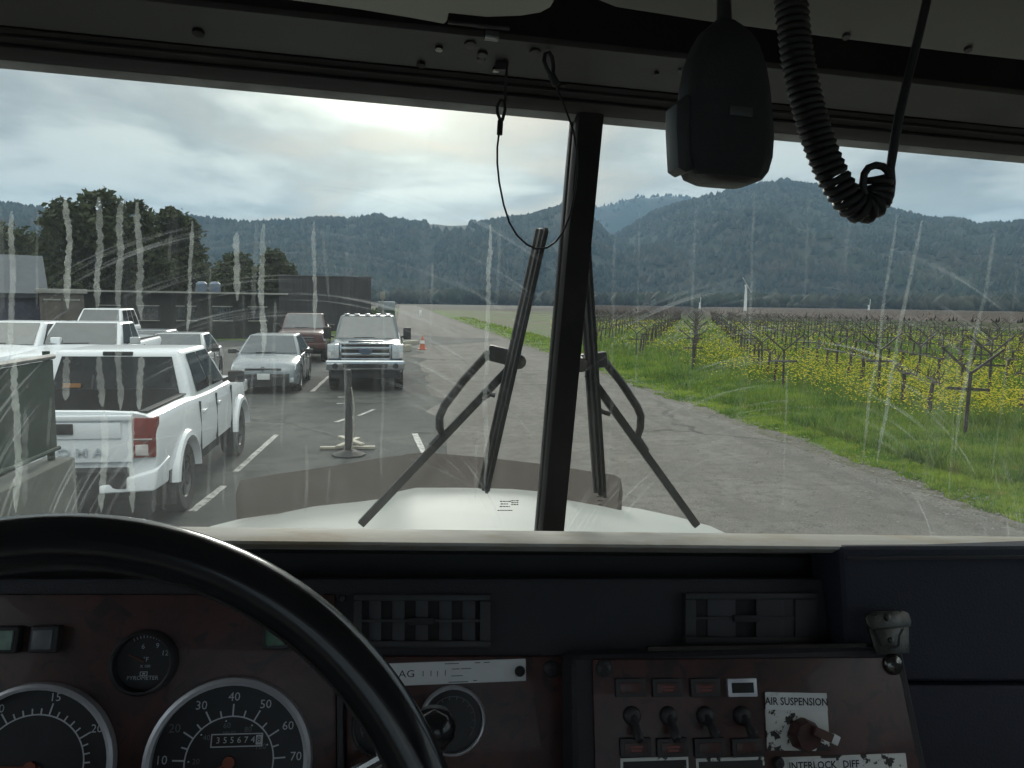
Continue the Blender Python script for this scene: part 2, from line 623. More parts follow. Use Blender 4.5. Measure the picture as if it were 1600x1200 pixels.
def hill(name, pts, dist, depth, seed, ntree, tree_h, frontlow=0.0):
    az_k, el_k = ridge_fn(pts, dist)
    naz, nr = 260, 26
    A = np.linspace(radians(-42), radians(58), naz)
    H = np.interp(A, az_k, el_k)

    def height(a, t):
        """t 0 = foot, 1 = ridge, up to 1.6 behind"""
        r = dist - depth + depth * t
        x, y = r * sin(a), r * cos(a)
        hh = np.interp(a, az_k, el_k)
        f = t if t < 1 else max(0.0, 1 - (t - 1) * 1.3)
        f = f ** 0.9
        spur = mnoise.fractal((x * 0.0032 + seed, y * 0.0011, seed * 1.7), 1.0, 2.0, 5)
        fine = mnoise.fractal((x * 0.012, y * 0.012 + seed, 3.1), 1.0, 2.1, 4)
        taper = max(0.0, 1 - abs(t - 1) * 0.999) if t > 0.85 else 1.0
        k = sin(pi * min(1, t)) * 0.34 + 0.02
        z = hh * (f + spur * k * 1.25) + fine * 7 * min(1, t * 2)
        return x, y, max(-6.0, z - 3 + frontlow * t * (1 - t))
    V, Fc = [], []
    ts = list(np.linspace(0, 1, 18)) + [1.08, 1.2, 1.4, 1.77]
    for t in ts:
        for a in A:
            V.append(height(a, t))
    for i in range(len(ts) - 1):
        for j in range(naz - 1):
            Fc.append((i * naz + j, i * naz + j + 1, (i + 1) * naz + j + 1, (i + 1) * naz + j))
    me = np_mesh(name, np.array(V), np.array(Fc), True)
    o = link(name, me, M_forest)
    tag(o, kind='structure')
    # woods on the slope
    n = ntree
    aa = rng.uniform(radians(-33), radians(46), n)
    tt = np.where(rng.random(n) < 0.3, rng.uniform(0.93, 1.03, n), rng.uniform(0.04, 1.0, n) ** 0.9)
    P = np.array([height(a, t) for a, t in zip(aa, tt)])
    keep = np.array([mnoise.noise((p[0] * 0.006, p[1] * 0.006, seed)) > -0.55 for p in P])
    P = P[keep]
    n = len(P)
    P[:, 2] -= 1.0
    hgt = tree_h * rng.uniform(0.55, 1.25, n)
    tv = np.array([(1, 0, .18), (.31, .95, .25), (-.81, .59, .15), (-.81, -.59, .22), (.31, -.95, .2), (.1, .05, 1.0), (.55, .35, .68), (-.5, .3, .72), (0, -.6, .66)], float)
    tf = np.array([(0, 1, 6), (1, 7, 6), (1, 2, 7), (2, 3, 7), (3, 8, 7), (3, 4, 8), (4, 0, 8), (0, 6, 8), (6, 7, 5), (7, 8, 5), (8, 6, 5)])
    wdt = hgt * rng.uniform(0.25, 0.55, n)
    V, Fc = scatter(tv, tf, P, np.stack([wdt, wdt, hgt], 1), rng.uniform(0, 6.28, n))
    me = np_mesh(name + '_woods', V, Fc, True)
    f = link('hill_woods', me, M_crowns)
    tag(f, 'dark conifer and oak woods covering the hillside', 'woods', kind='stuff')


hill('far_ridge', [(-400, 330), (0, 350), (600, 380), (820, 345), (900, 328), (960, 318), (1000, 309), (1060, 306), (1120, 322), (1250, 360), (1700, 380), (2200, 380)],
     3000, 900, 5.3, 2500, 14)
hill('wooded_hill', [(-500, 310), (0, 320), (60, 326), (150, 335), (300, 344), (400, 346), (480, 346), (540, 341), (590, 336), (640, 347), (690, 352), (750, 350), (820, 341), (860, 330),
                     (890, 322), (930, 345), (960, 375), (1000, 400), (1100, 430), (1300, 440), (2100, 440)], 1500, 620, 1.7, 15000, 11)
hill('mountain', [(-500, 440), (500, 430), (700, 400), (880, 398), (940, 384), (980, 358), (1020, 335), (1060, 318), (1100, 307), (1150, 299), (1195, 289), (1222, 287), (1270, 294), (1310, 308),
                  (1350, 325), (1400, 331), (1440, 338), (1475, 347), (1500, 346), (1530, 358), (1570, 353), (1620, 350), (1750, 342), (2100, 350)], 1750, 900, 8.9, 20000, 12)


# ------------------------------------------------------------------ leafy trees behind the lot
def leaf_mat(name, c1, c2):
    m = bpy.data.materials.new(name)
    m.use_nodes = True
    t = NT(m.node_tree)
    o = t.new('OutputMaterial')
    g = t.new('NewGeometry').outputs['Position']
    c = t.mix(t.ramp(t.noise(g, 1.1, 4, 0.6), 0.35, 0.65), c1, c2)
    d = t.new('BsdfPrincipled')
    t.put(d.inputs['Base Color'], c)
    d.inputs['Roughness'].default_value = 0.7
    d.inputs['Specular IOR Level'].default_value = 0.25
    tr = t.new('BsdfTranslucent')
    t.put(tr.inputs[0], c)
    ms = t.new('MixShader')
    ms.inputs[0].default_value = 0.28
    t.l.new(d.outputs[0], ms.inputs[1])
    t.l.new(tr.outputs[0], ms.inputs[2])
    t.l.new(ms.outputs[0], o.inputs[0])
    return m


M_oak = leaf_mat('oak_leaves', (0.030, 0.042, 0.018), (0.060, 0.072, 0.032))
M_shrub = leaf_mat('shrub_leaves', (0.045, 0.075, 0.02), (0.09, 0.12, 0.03))
M_bark = mat('bark', (0.06, 0.05, 0.04), 0.9, var=0.35, scale=4, bump=0.6, bscale=20, stretch=(1, 1, 0.3))


def leaves(centres, radii, n, size, flat=0.8):
    """random leaf clumps spread through a set of blobs"""
    centres, radii = np.array(centres, float), np.array(radii, float)
    wt = radii ** 2.3
    pick = rng.choice(len(centres), n, p=wt / wt.sum())
    d = rng.normal(size=(n, 3))
    d /= np.linalg.norm(d, axis=1)[:, None]
    r = radii[pick] * np.where(rng.random(n) < .22, rng.uniform(.95, 1.32, n), rng.uniform(0.3, 1.05, n) ** 0.5)
    P = centres[pick] + d * r[:, None] * np.array([1, 1, flat])
    a = rng.normal(size=(n, 3))
    a /= np.linalg.norm(a, axis=1)[:, None]
    b = np.cross(a, rng.normal(size=(n, 3)))
    b /= np.linalg.norm(b, axis=1)[:, None]
    s = size * rng.uniform(0.5, 1.3, n)[:, None]
    V = np.stack([P - a * s, P - b * s * .55, P + a * s, P + b * s * .55], 1).reshape(-1, 3)
    Fc = np.arange(4 * n).reshape(n, 4)
    return V, Fc


def tree(name, label, base, blobs, n, size, m, trunk_r, group=None, cat='tree'):
    t = thing(name, label, cat, base, group=group)
    base = Vector(base)
    top = max(b[0][2] for b in blobs)
    mb = MB()
    fork = base + Vector((0, 0, (top - base.z) * 0.35))
    mb.tube([base - Vector((0, 0, .1)), base + Vector((.1, 0, .8)), fork], [trunk_r * 1.3, trunk_r, trunk_r * .8], 8)
    for c, r in blobs[:9]:
        c = Vector(c)
        mid = fork.lerp(c, 0.5) + Vector((random.uniform(-.4, .4), random.uniform(-.4, .4), .3))
        mb.tube([fork - Vector((0, 0, .2)), mid, c], [trunk_r * .6, trunk_r * .35, trunk_r * .12], 6)
    part('trunk', mb, M_bark, t)
    V, Fc = leaves([b[0] for b in blobs], [b[1] for b in blobs], n, size)
    me = np_mesh('crown', V - np.array(base), Fc)
    link('crown', me, m, t)
    return t


def px_blobs(dist, lst):
    """blobs given by photo position and pixel radius, spread in depth round that distance"""
    out = []
    for i, (px, py, rp) in enumerate(lst):
        d = dist + random.uniform(-1, 1) * rp * dist / FOC * 0.7
        p = far(px, py, d)
        out.append((tuple(p), rp * d / FOC))
    return out


def gbase(px, dist):
    p = far(px, 480, dist)
    return (p.x, p.y, 0)


tree('oak_tree', 'tall dark oak towering behind the parked white pickups', gbase(165, 62),
     px_blobs(62, [(160, 325, 26), (110, 345, 30), (205, 345, 28), (150, 365, 40), (95, 385, 30), (205, 390, 38), (150, 420, 40), (105, 430, 30), (200, 435, 36), (232, 365, 16), (85, 350, 16), (165, 306, 11), (98, 322, 12), (215, 322, 10), (240, 420, 24), (135, 316, 9)]),
     11000, 0.25, M_oak, 0.45)
tree('oak_tree', 'lower dark oak right of the tallest oak behind the lot', gbase(275, 66),
     px_blobs(66, [(268, 345, 20), (285, 365, 24), (255, 375, 24), (295, 395, 22), (265, 410, 28), (290, 430, 26), (250, 440, 24), (265, 332, 9), (295, 350, 10), (310, 420, 14)]),
     6500, 0.24, M_oak, 0.35)
tree('oak_tree', 'small rounded dark tree behind the long low building', gbase(375, 75),
     px_blobs(75, [(372, 415, 20), (352, 430, 20), (392, 432, 18), (372, 445, 24), (415, 445, 14), (335, 445, 14)]), 5000, 0.24, M_oak, 0.25)
tree('oak_tree', 'dark bushy tree between the low building and grey barn', gbase(428, 72),
     px_blobs(72, [(428, 405, 16), (440, 425, 18), (415, 425, 14), (430, 445, 20), (445, 450, 14)]), 4000, 0.24, M_oak, 0.22)
tree('oak_tree', 'dark tree at the left edge behind the slate roof', gbase(20, 90),
     px_blobs(90, [(15, 385, 30), (50, 395, 24), (-20, 400, 30), (30, 420, 30), (-15, 430, 30), (60, 425, 20), (-50, 410, 30)]), 7000, 0.3, M_oak, 0.35)
tree('roadside_shrub', 'yellow green shrub beside the far grey cabinet', gbase(588, 74),
     px_blobs(74, [(583, 492, 9), (592, 488, 7), (578, 497, 7)]), 900, 0.16, M_shrub, 0.05, cat='shrub')

# ------------------------------------------------------------------ grass, mustard, vineyard
def blade_mat(name, c1, c2, c3):
    m = bpy.data.materials.new(name)
    m.use_nodes = True
    t = NT(m.node_tree)
    o = t.new('OutputMaterial')
    g = t.new('NewGeometry').outputs['Position']
    c = t.mix(t.ramp(t.noise(g, 0.7, 5, 0.65), 0.38, 0.62), c1, c2)
    c = t.mix(t.ramp(t.noise(g, 9.0, 2), 0.5, 0.75), c, c3)
    c = t.mix(t.math('MULTIPLY', t.ramp(t.noise(g, 2.4, 3, .6), 0.58, 0.70), 0.55), c, (c3[0] * 1.05, c3[1] * .8, c3[2] * 1.1))
    d = t.new('BsdfDiffuse')
    t.put(d.inputs[0], c)
    tr = t.new('BsdfTranslucent')
    t.put(tr.inputs[0], c)
    ms = t.new('MixShader')
    ms.inputs[0].default_value = 0.4
    t.l.new(d.outputs[0], ms.inputs[1])
    t.l.new(tr.outputs[0], ms.inputs[2])
    t.l.new(ms.outputs[0], o.inputs[0])
    return m


M_grass = blade_mat('grass_blades', (0.075, 0.165, 0.024), (0.235, 0.335, 0.045), (0.33, 0.38, 0.07))
M_grass2 = blade_mat('tall_weeds', (0.065, 0.140, 0.024), (0.165, 0.255, 0.045), (0.25, 0.30, 0.06))
M_mustard = blade_mat('mustard_petals', (0.46, 0.41, 0.03), (0.56, 0.49, 0.05), (0.24, 0.26, 0.04))


def screen_points(n, x0, x1, y0, y1, test):
    out = []
    while len(out) < n:
        px, py = random.uniform(x0, x1), random.uniform(y0, y1)
        g = ground(px, py)
        if g.y < 120 and test(g.x, g.y):
            out.append((g.x, g.y))
    return np.array(out)


def blades(P, hgt, wid, lean=0.45):
    """three crossed triangular blades a tuft"""
    n = len(P)
    V, k = [], 3
    for q in range(k):
        a = rng.uniform(0, 6.28, n)
        h = hgt * rng.uniform(0.5, 1.2, n)
        dx, dy = np.cos(a), np.sin(a)
        ox, oy = rng.normal(0, 1, n) * wid, rng.normal(0, 1, n) * wid
        ln = h * lean * rng.uniform(0.2, 1.2, n)
        b = rng.uniform(0, 6.28, n)
        base = np.stack([P[:, 0] + ox, P[:, 1] + oy, np.full(n, -0.03)], 1)
        s = np.stack([dx, dy, np.zeros(n)], 1) * (wid * 0.5)[:, None]
        tip = base + np.stack([np.cos(b) * ln, np.sin(b) * ln, h], 1)
        V.append(np.stack([base - s, base + s, tip], 1))
    V = np.concatenate(V).reshape(-1, 3)
    return V, np.arange(len(V)).reshape(-1, 3)


def dist_of(P):
    return np.hypot(P[:, 0], P[:, 1])


def clump(P, f, s):
    return np.array([mnoise.noise((x * f, y * f, s)) for x, y in P])


P = screen_points(30000, 640, 1680, 483, 860, lambda x, y: ROAD_R + 0.30 + 0.45 * mnoise.noise((y * .5, x * .5, 1)) + .4 * mnoise.noise((y * 2.1, x * 2.1, 4)) < x < FIELD_X + 0.6)
D = dist_of(P)
q = np.clip((P[:, 0] - ROAD_R - 0.4) / 3.5, 0, 1)
h = 0.05 + 0.20 * q ** 1.3 + 0.22 * q * np.maximum(0, clump(P, 0.8, 4.0)) + .08 * np.maximum(0, clump(P, 2.1, 1.0))
V, Fc = blades(P, h, 0.010 + 0.0016 * D)
tag(link('verge_grass', np_mesh('verge_grass', V, Fc), M_grass), 'bright green grass on the verge beside the road', 'grass', kind='stuff')

P = screen_points(26000, 900, 1680, 498, 760, lambda x, y: FIELD_X - 1.4 < x < 70)
D = dist_of(P)
h = 0.22 + 0.40 * np.maximum(0, clump(P, 0.6, 8.0)) + 0.08 * np.maximum(0, clump(P, 1.5, 2.0))
V, Fc = blades(P, h, 0.014 + 0.0018 * D)
tag(link('field_weeds', np_mesh('field_weeds', V, Fc), M_grass2), 'tall green weeds and cover crop between the vines', 'weeds', kind='stuff')

P = screen_points(17000, 860, 1680, 506, 672, lambda x, y: FIELD_X + 0.2 + 2.4 * (random.random() + mnoise.noise((y * .35, 7, 3))) < x < 46 and mnoise.noise((x * .20, y * .13, 5.5)) + .4 * mnoise.noise((x * .9, y * .7, 2.5)) > -0.20 + 0.42 * random.random())
D = dist_of(P)
n = len(P)
hz = 0.30 + 0.40 * rng.random(n) ** 1.3
s = (0.009 + 0.0006 * D) * rng.uniform(0.35, 1.5, n)
tv = np.array([(-1, 0, 0), (0, -1, .35), (1, 0, 0), (0, 1, .35), (0, 0, .9)], float)
tf = np.array([(0, 1, 4), (1, 2, 4), (2, 3, 4), (3, 0, 4)])
V, Fc = scatter(tv, tf, np.stack([P[:, 0], P[:, 1], hz], 1), np.stack([s, s, s], 1), rng.uniform(0, 6.28, n))
tag(link('mustard_flowers', np_mesh('mustard_flowers', V, Fc), M_mustard), 'yellow mustard flowers blooming among the vines', 'flowers', kind='stuff')

# loose stones along the shoulder and on the road
P = screen_points(2600, 700, 1660, 492, 830, lambda x, y: abs(x - ROAD_R - .2) < .9 * random.random() ** .6 or (random.random() < .12 and 0.5 < x < ROAD_R))
n = len(P)
s = (0.008 + 0.0006 * dist_of(P)) * rng.uniform(.5, 1.7, n)
tv = np.array([(1, 0, .2), (.2, .9, .1), (-.9, .4, .2), (-.5, -.8, .1), (.5, -.8, .25), (0, 0, .9)], float)
tf = np.array([(0, 1, 5), (1, 2, 5), (2, 3, 5), (3, 4, 5), (4, 0, 5)])
V, Fc = scatter(tv, tf, np.stack([P[:, 0], P[:, 1], np.full(n, .0)], 1), np.stack([s, s, s * .8], 1), rng.uniform(0, 6.28, n))
tag(link('loose_gravel', np_mesh('loose_gravel', V, Fc), mat('stones', (0.125, 0.12, 0.11), .9, var=.4, scale=3)), 'loose stones along the road shoulder', 'gravel', kind='stuff')

# vines and trellis
M_vine = mat('vine_bark', (0.050, 0.038, 0.030), 0.95, var=0.4, scale=20, bump=0.5)
M_post = mat('trellis_metal', (0.045, 0.038, 0.033), 0.7, 0.2, var=0.4, scale=15)
ROW_AZ = radians(21.7)
RD = Vector((sin(ROW_AZ), cos(ROW_AZ), 0))


def vine_trunk(sd):
    r = random.Random(sd)
    mb = MB()
    x, y = 0, 0
    pts, rads = [], []
    for i in range(6):
        pts.append((x, y, -0.05 + i * 0.17))
        rads.append(0.052 - i * 0.002 + r.uniform(-.004, .006))
        x += r.uniform(-.025, .025)
        y += r.uniform(-.03, .03)
    mb.tube(pts, rads, 6)
    return mb, pts[-1]


def vine_arms(sd, top):
    r = random.Random(sd + 50)
    mb = MB()
    for sg in (-1, 1):
        pts = [top]
        for i in range(1, 5):
            pts.append((top[0] + r.uniform(-.03, .03), top[1] + sg * i * 0.2, top[2] + 0.05 + r.uniform(-.025, .03)))
        mb.tube(pts, [0.032, .028, .024, .02, .015], 5)
        for p in pts[1:]:
            for k in range(2):
                e = Vector(p) + Vector((r.uniform(-.14, .14), r.uniform(-.10, .10), r.uniform(.08, .30)))
                mb.tube([p, Vector(p).lerp(e, .5) + Vector((.01, .01, .0)), e], [.011, .009, .006], 4)
    return mb


VINES = []
for k in range(4):
    a, top = vine_trunk(k)
    b = vine_arms(k, top)
    VINES.append((a.mesh('vine_trunk'), b.mesh('vine_arms'), merge(a, b).mesh('vine')))
for tr in VINES:
    for me in tr:
        me.materials.append(M_vine)


def post_parts():
    st = MB().box((0, 0, .56), (.06, .06, 1.22))
    arm = [MB().bar((0, 0, 1.13), (s * .52, 0, 1.57), .04, .045, (0, 1, 0)) for s in (-1, 1)]
    cross = MB().box((0, .04, .86), (.70, .035, .05))
    return st, arm, cross


_st, _arm, _cr = post_parts()
POST = [_st.mesh('stake'), _arm[0].mesh('arm'), _arm[1].mesh('arm'), _cr.mesh('crossbar'), merge(_st, *_arm, _cr).mesh('trellis_post')]
for me in POST:
    me.materials.append(M_post)

cand_v, cand_p = [], []


def in_view(p, pad=60):
    d = p - EYE
    f = d.dot(FWD)
    if f < 1:
        return False
    x, y = 800 + FOC * d.dot(RIGHT) / f, 600 - FOC * d.dot(UP) / f
    return 905 < x < 1600 + pad


for r in range(-14, 34):
    y0 = -1.0 + 7.0 * r
    st = Vector((FIELD_X + 1.0 + random.uniform(-.25, .25), y0, 0))
    s = 0.0
    i = 0
    while s < 120:
        p = st + RD * s
        if in_view(p) and p.length < 135:
            if i % 3 == 0:
                cand_p.append((p.length, p.copy()))
            else:
                cand_v.append((p.length, p.copy()))
        s += 2.3 + random.uniform(-.25, .25)
        i += 1
cand_v.sort(key=lambda a: a[0])
cand_p.sort(key=lambda a: a[0])
LV = 'bare grapevine with short pruned arms standing in yellow mustard'
LP = 'dark trellis stake with raised V arms among the bare vines'
for i, (d, p) in enumerate(cand_v[:230]):
    t, a, w1 = VINES[i % 4]
    rz = -ROW_AZ + random.uniform(-.12, .12)
    if i < 70:
        o = bpy.data.objects.new('grapevine', None)
        COL.objects.link(o)
        link('trunk', t, None, o)
        link('vine_arms', a, None, o)
    else:
        o = link('grapevine', w1, None)
    o.location = p
    o.rotation_euler = (random.uniform(-.05, .05), random.uniform(-.05, .05), rz)
    o.scale = (1, 1, random.uniform(.9, 1.12))
    tag(o, LV, 'grapevine', 'pruned grapevines in rows in the vineyard')
for i, (d, p) in enumerate(cand_p[:130]):
    if i < 50:
        o = bpy.data.objects.new('trellis_post', None)
        COL.objects.link(o)
        for nm, me in zip(('stake', 'arm', 'arm', 'crossbar'), POST):
            link(nm, me, None, o)
    else:
        o = link('trellis_post', POST[4], None)
    o.location = p
    o.rotation_euler = (random.uniform(-.05, .05), random.uniform(-.05, .05), -ROW_AZ + random.uniform(-.15, .15))
    o.scale = (1, 1, random.uniform(.92, 1.12))
    tag(o, LP, 'trellis post', 'trellis stakes with V arms in the vineyard')

# trellis wires strung along the nearer rows
wr = MB()
for r in range(-6, 14):
    a = Vector((FIELD_X + 1.0, -1.0 + 7.0 * r, 0))
    for off, z in ((-.5, 1.52), (.5, 1.52), (0, .88)):
        o_ = Vector((cos(ROW_AZ) * off, -sin(ROW_AZ) * off, z))
        wr.tube([a + RD * s_ + o_ - Vector((0, 0, .03 * (i % 2))) for i, s_ in enumerate(np.arange(0, 62, 3.4))], .007, 3, cap=False)
tag(link('trellis_wires', wr.mesh('trellis_wires', recalc=False), M_post), 'thin trellis wires strung along the vine rows', 'wires', kind='stuff')

# the vines beyond: one mass
rest = [p for d, p in cand_v[230:]] + [p for d, p in cand_p[130:]]
wv = np.array([tuple(v.co) for v in VINES[1][2].vertices])


def mass(points, name, label):
    tvv, tff = [], []
    m = MB()
    m.box((0, 0, .42), (.07, .07, .9)).bar((0, -.8, .86), (0, .8, .88), .05, .05).bar((0, -.4, .9), (.1, -.3, 1.3), .03, .03).bar((0, .3, .9), (-.1, .35, 1.25), .03, .03)
    m.bar((0, .02, 1.02), (.42, .02, 1.45), .03, .03, (0, 1, 0)).bar((0, .02, 1.02), (-.42, .02, 1.45), .03, .03, (0, 1, 0))
    tvv = np.array([tuple(v) for v in m.v])
    tff = np.array(m.f)
    P = np.array([tuple(p) for p in points])
    V, Fc = scatter(tvv, tff, P, np.stack([np.full(len(P), 1.0)] * 2 + [rng.uniform(.85, 1.15, len(P))], 1), -ROW_AZ + rng.uniform(-.2, .2, len(P)))
    tag(link(name, np_mesh(name, V, Fc), M_vine), label, 'vines', kind='stuff')


mass(rest, 'far_vines', 'distant rows of bare vines merging into brown')

# farthest blocks: canes along each row as ragged strips
M_canes = land_mat('distant_canes', (0.075, 0.055, 0.048), (0.095, 0.070, 0.058), (0.06, 0.052, 0.042), 0.05, 0.4, 3.0)
V, Fc = [], []
for r in range(0, 236):
    y0 = -400 + 4.0 * r
    x0 = FIELD_X + 1 + (0 if y0 < 200 else random.uniform(0, 3))
    for k in range(0, 130):
        s0 = k * 7.0
        if y0 + s0 > 545:
            break
        p = Vector((x0, y0, 0)) + RD * s0
        if p.length < 128 or not in_view(p, 90):
            continue
        e = p + RD * 6.4
        hh = 1.15 + random.uniform(-.2, .25)
        b = len(V)
        V += [(p.x - .25, p.y, .5), (e.x - .25, e.y, .5), (e.x, e.y, hh), (p.x, p.y, hh + random.uniform(-.2, .2)), (p.x + .25, p.y, .5), (e.x + .25, e.y, .5)]
        Fc += [(b, b + 1, b + 2, b + 3), (b + 3, b + 2, b + 5, b + 4)]
for r in range(60):
    y0 = 235 + r * 5
    for k in range(24):
        x = -10 - k * 8
        if y0 > 320 and x > -160:
            b = len(V)
            hh = 1.2 + random.uniform(-.2, .2)
            V += [(x, y0 - .3, .4), (x + 7.5, y0 - .3, .4), (x + 7.5, y0, hh), (x, y0, hh), (x, y0 + .3, .4), (x + 7.5, y0 + .3, .4)]
            Fc += [(b, b + 1, b + 2, b + 3), (b + 3, b + 2, b + 5, b + 4)]
tag(link('far_vine_rows', np_mesh('far_vine_rows', np.array(V), np.array(Fc)), M_canes), 'brown blocks of vine rows at the foot of the hills', 'vines', kind='stuff')

# tree belt at the foot of the hills
V, Fc = [], []
n = 5200
az = rng.uniform(radians(-36), radians(48), n)
rr = rng.uniform(560, 830, n)
tvb = np.array([(1, 0, .3), (.31, .95, .35), (-.81, .59, .25), (-.81, -.59, .3), (.31, -.95, .3), (.1, .05, 1.0), (.6, .4, .75), (-.55, .35, .8), (0, -.65, .75), (0, 0, 0)], float)
tfb = np.array([(0, 1, 6), (1, 7, 6), (1, 2, 7), (2, 3, 7), (3, 8, 7), (3, 4, 8), (4, 0, 8), (0, 6, 8), (6, 7, 5), (7, 8, 5), (8, 6, 5), (9, 1, 0), (9, 2, 1), (9, 3, 2), (9, 4, 3), (9, 0, 4)])
hh = rng.uniform(5, 13, n)
ww = hh * rng.uniform(.35, .7, n)
V, Fc = scatter(tvb, tfb, np.stack([rr * np.sin(az), rr * np.cos(az), np.full(n, -.3)], 1), np.stack([ww, ww, hh], 1), rng.uniform(0, 6.28, n))
tag(link('valley_woods', np_mesh('valley_woods', V, Fc, True), M_crowns), 'dark belt of woods along the foot of the hills', 'woods', kind='stuff')

# ------------------------------------------------------------------ wind machines in the vineyard
M_white = mat('white_paint', (0.72, 0.73, 0.73), 0.45, var=0.06, scale=3)


def wind_machine(px, py_base, py_top, dist, label, tilt):
    p = far(px, py_base, dist)
    top = far(px, py_top, dist).z
    t = thing('wind_machine', label, 'wind machine', (p.x, p.y, 0), group='wind machines in the vineyard')
    hgt = top
    part('tower', MB(Matrix.Translation((p.x, p.y, 0))).lathe([(0, 0), (.42, 0), (.34, hgt * .6), (.28, hgt), (0, hgt)], 12), M_white, t)
    hub = Vector((p.x, p.y, hgt + .1))
    part('hub', MB().box(tuple(hub), (.5, .9, .5)), M_white, t, bevel=.08)
    d = Vector((cos(tilt), -0.2, sin(tilt))) * 2.4
    c = hub + Vector((0, -.55, .1))
    for s in (-1, 1):
        part('blade', MB().bar(c, c + d * s, .10, .34, (0, 1, .2)), M_white, t)


wind_machine(1164, 489, 447, 210, 'white wind machine with tilted blades, tallest above the vines', radians(128))
wind_machine(1357, 489, 478, 330, 'small distant white wind machine between rain streaks on the right', radians(95))
wind_machine(1093, 487, 474, 330, 'tiny white wind machine left of the tallest one', radians(92))

# ------------------------------------------------------------------ buildings along the back of the lot
M_dark_wall = mat('dark_board', (0.022, 0.023, 0.022), 0.85, var=0.35, scale=3, stretch=(6, 6, .4))
M_mauve = mat('mauve_board', (0.040, 0.038, 0.044), 0.85, var=0.2, scale=2, stretch=(5, 5, .3))
M_tan = mat('tan_panel', (0.10, 0.088, 0.075), 0.8, var=0.15, scale=2)
M_slate = mat('slate_blue_roof', (0.038, 0.048, 0.060), 0.5, var=0.15, scale=1.5)
M_pale = mat('pale_fascia', (0.26, 0.26, 0.24), 0.7, var=0.12, scale=4)
M_navy = mat('navy_door', (0.035, 0.04, 0.07), 0.6, var=0.2)
M_tank = mat('blue_tank', (0.12, 0.16, 0.22), 0.5, var=0.1)
M_glassd = mat('dark_glass', (0.02, 0.024, 0.028), 0.12, var=0.1, spec=0.8)


def wall_pts(pxl, pxr, dist):
    a, b = far(pxl, 480, dist), far(pxr, 480, dist)
    return Vector((a.x, a.y, 0)), Vector((b.x, b.y, 0))


def block(name, label, pxl, pxr, dist, h, depth, mw, mr, over=.3, boards=True, cat='building', roof_t=.22):
    a, b = wall_pts(pxl, pxr, dist)
    ex = (b - a)
    L = ex.length
    ex.normalize()
    ey = Vector((-ex.y, ex.x, 0))
    fm = Matrix.Identity(4)
    for i, v in enumerate((ex, ey, Vector((0, 0, 1)), a)):
        fm[0][i], fm[1][i], fm[2][i] = v
    t = thing(name, label, cat, (0, 0, 0), fm)
    part('wall', MB().box((L / 2, depth / 2, h / 2), (L, depth, h)), mw, t)
    part('roof', MB().box((L / 2, depth / 2, h + roof_t / 2), (L + 2 * over, depth + 2 * over, roof_t)), mr, t, bevel=.03)
    return t, L


t, L = block('slate_roof_shed', 'slate blue roofed shed at the far left edge of the lot', -60, 62, 46, 2.3, 8, M_navy, M_slate)
part('roof_slope', MB().add([(-.4, -.4, 2.53), (L + .4, -.4, 2.53), (L + .4, 4, 4.6), (-.4, 4, 4.6), (-.4, 8.4, 2.53), (L + .4, 8.4, 2.53)],
                            [(0, 1, 2, 3), (3, 2, 5, 4), (1, 5, 2), (0, 3, 4)]), M_slate, t)
part('door', MB().box((L * .78, -.04, 1.05), (1.4, .08, 2.1)), M_navy, t)
t, L = block('storage_building', 'tan storage building with pale roof edge beside the slate shed', 62, 132, 44, 2.55, 7, M_tan, M_pale, .15)
for k in range(2):
    d = part('door', MB().box((L * (.28 + .44 * k), -.03, 1.1), (L * .36, .06, 2.2)), M_tan, t)
    part('door_frame', MB().box((L * (.28 + .44 * k), -.045, 2.24), (L * .38, .09, .07)), M_pale, d)
t, L = block('low_building', 'long low dark building with flat pale roof edge behind the cars', 132, 436, 50, 2.62, 9, M_dark_wall, M_dark_wall, .5, roof_t=.16)
part('fascia', MB().box((L / 2, -.52, 2.74), (L + 1, .04, .10)), M_pale, t)
for k in range(5):
    x = L * (.12 + .19 * k)
    wnd = part('window', MB().box((x, -.03, 1.5), (1.0, .06, .8)), M_glassd, t)
    part('frame', MB().box((x, -.05, 1.93), (1.14, .1, .06)).box((x, -.05, 1.07), (1.14, .1, .06)), M_pale, wnd)
for k in range(3):
    part('post', MB().box((L * (.2 + .3 * k), -.45, 1.3), (.14, .14, 2.6)), M_dark_wall, t)
for k, px in enumerate((315, 336)):
    p = far(px, 455, 52)
    o = MB(Matrix.Translation((p.x, p.y, 2.78))).lathe([(0, 0), (.32, 0), (.34, .1), (.34, .52), (.2, .66), (0, .68)], 16)
    solo('roof_tank', o, M_tank, 'small blue tank on the low dark roof, ' + ('left of the two' if k == 0 else 'right of the two'), 'tank', group='blue tanks on the low roof')
t, L = block('grey_barn', 'large plain mauve grey barn behind the red pickup', 436, 580, 62, 4.15, 12, M_mauve, M_mauve, .05, roof_t=.12)
for k in range(18):
    part('board', MB().box((L * (k + .5) / 18, -.02, 2.07), (L / 18 - .06, .04, 4.1)), M_mauve, t)
part('door', MB().box((L * .45, -.06, 1.5), (2.6, .1, 3.0)), M_mauve, t)

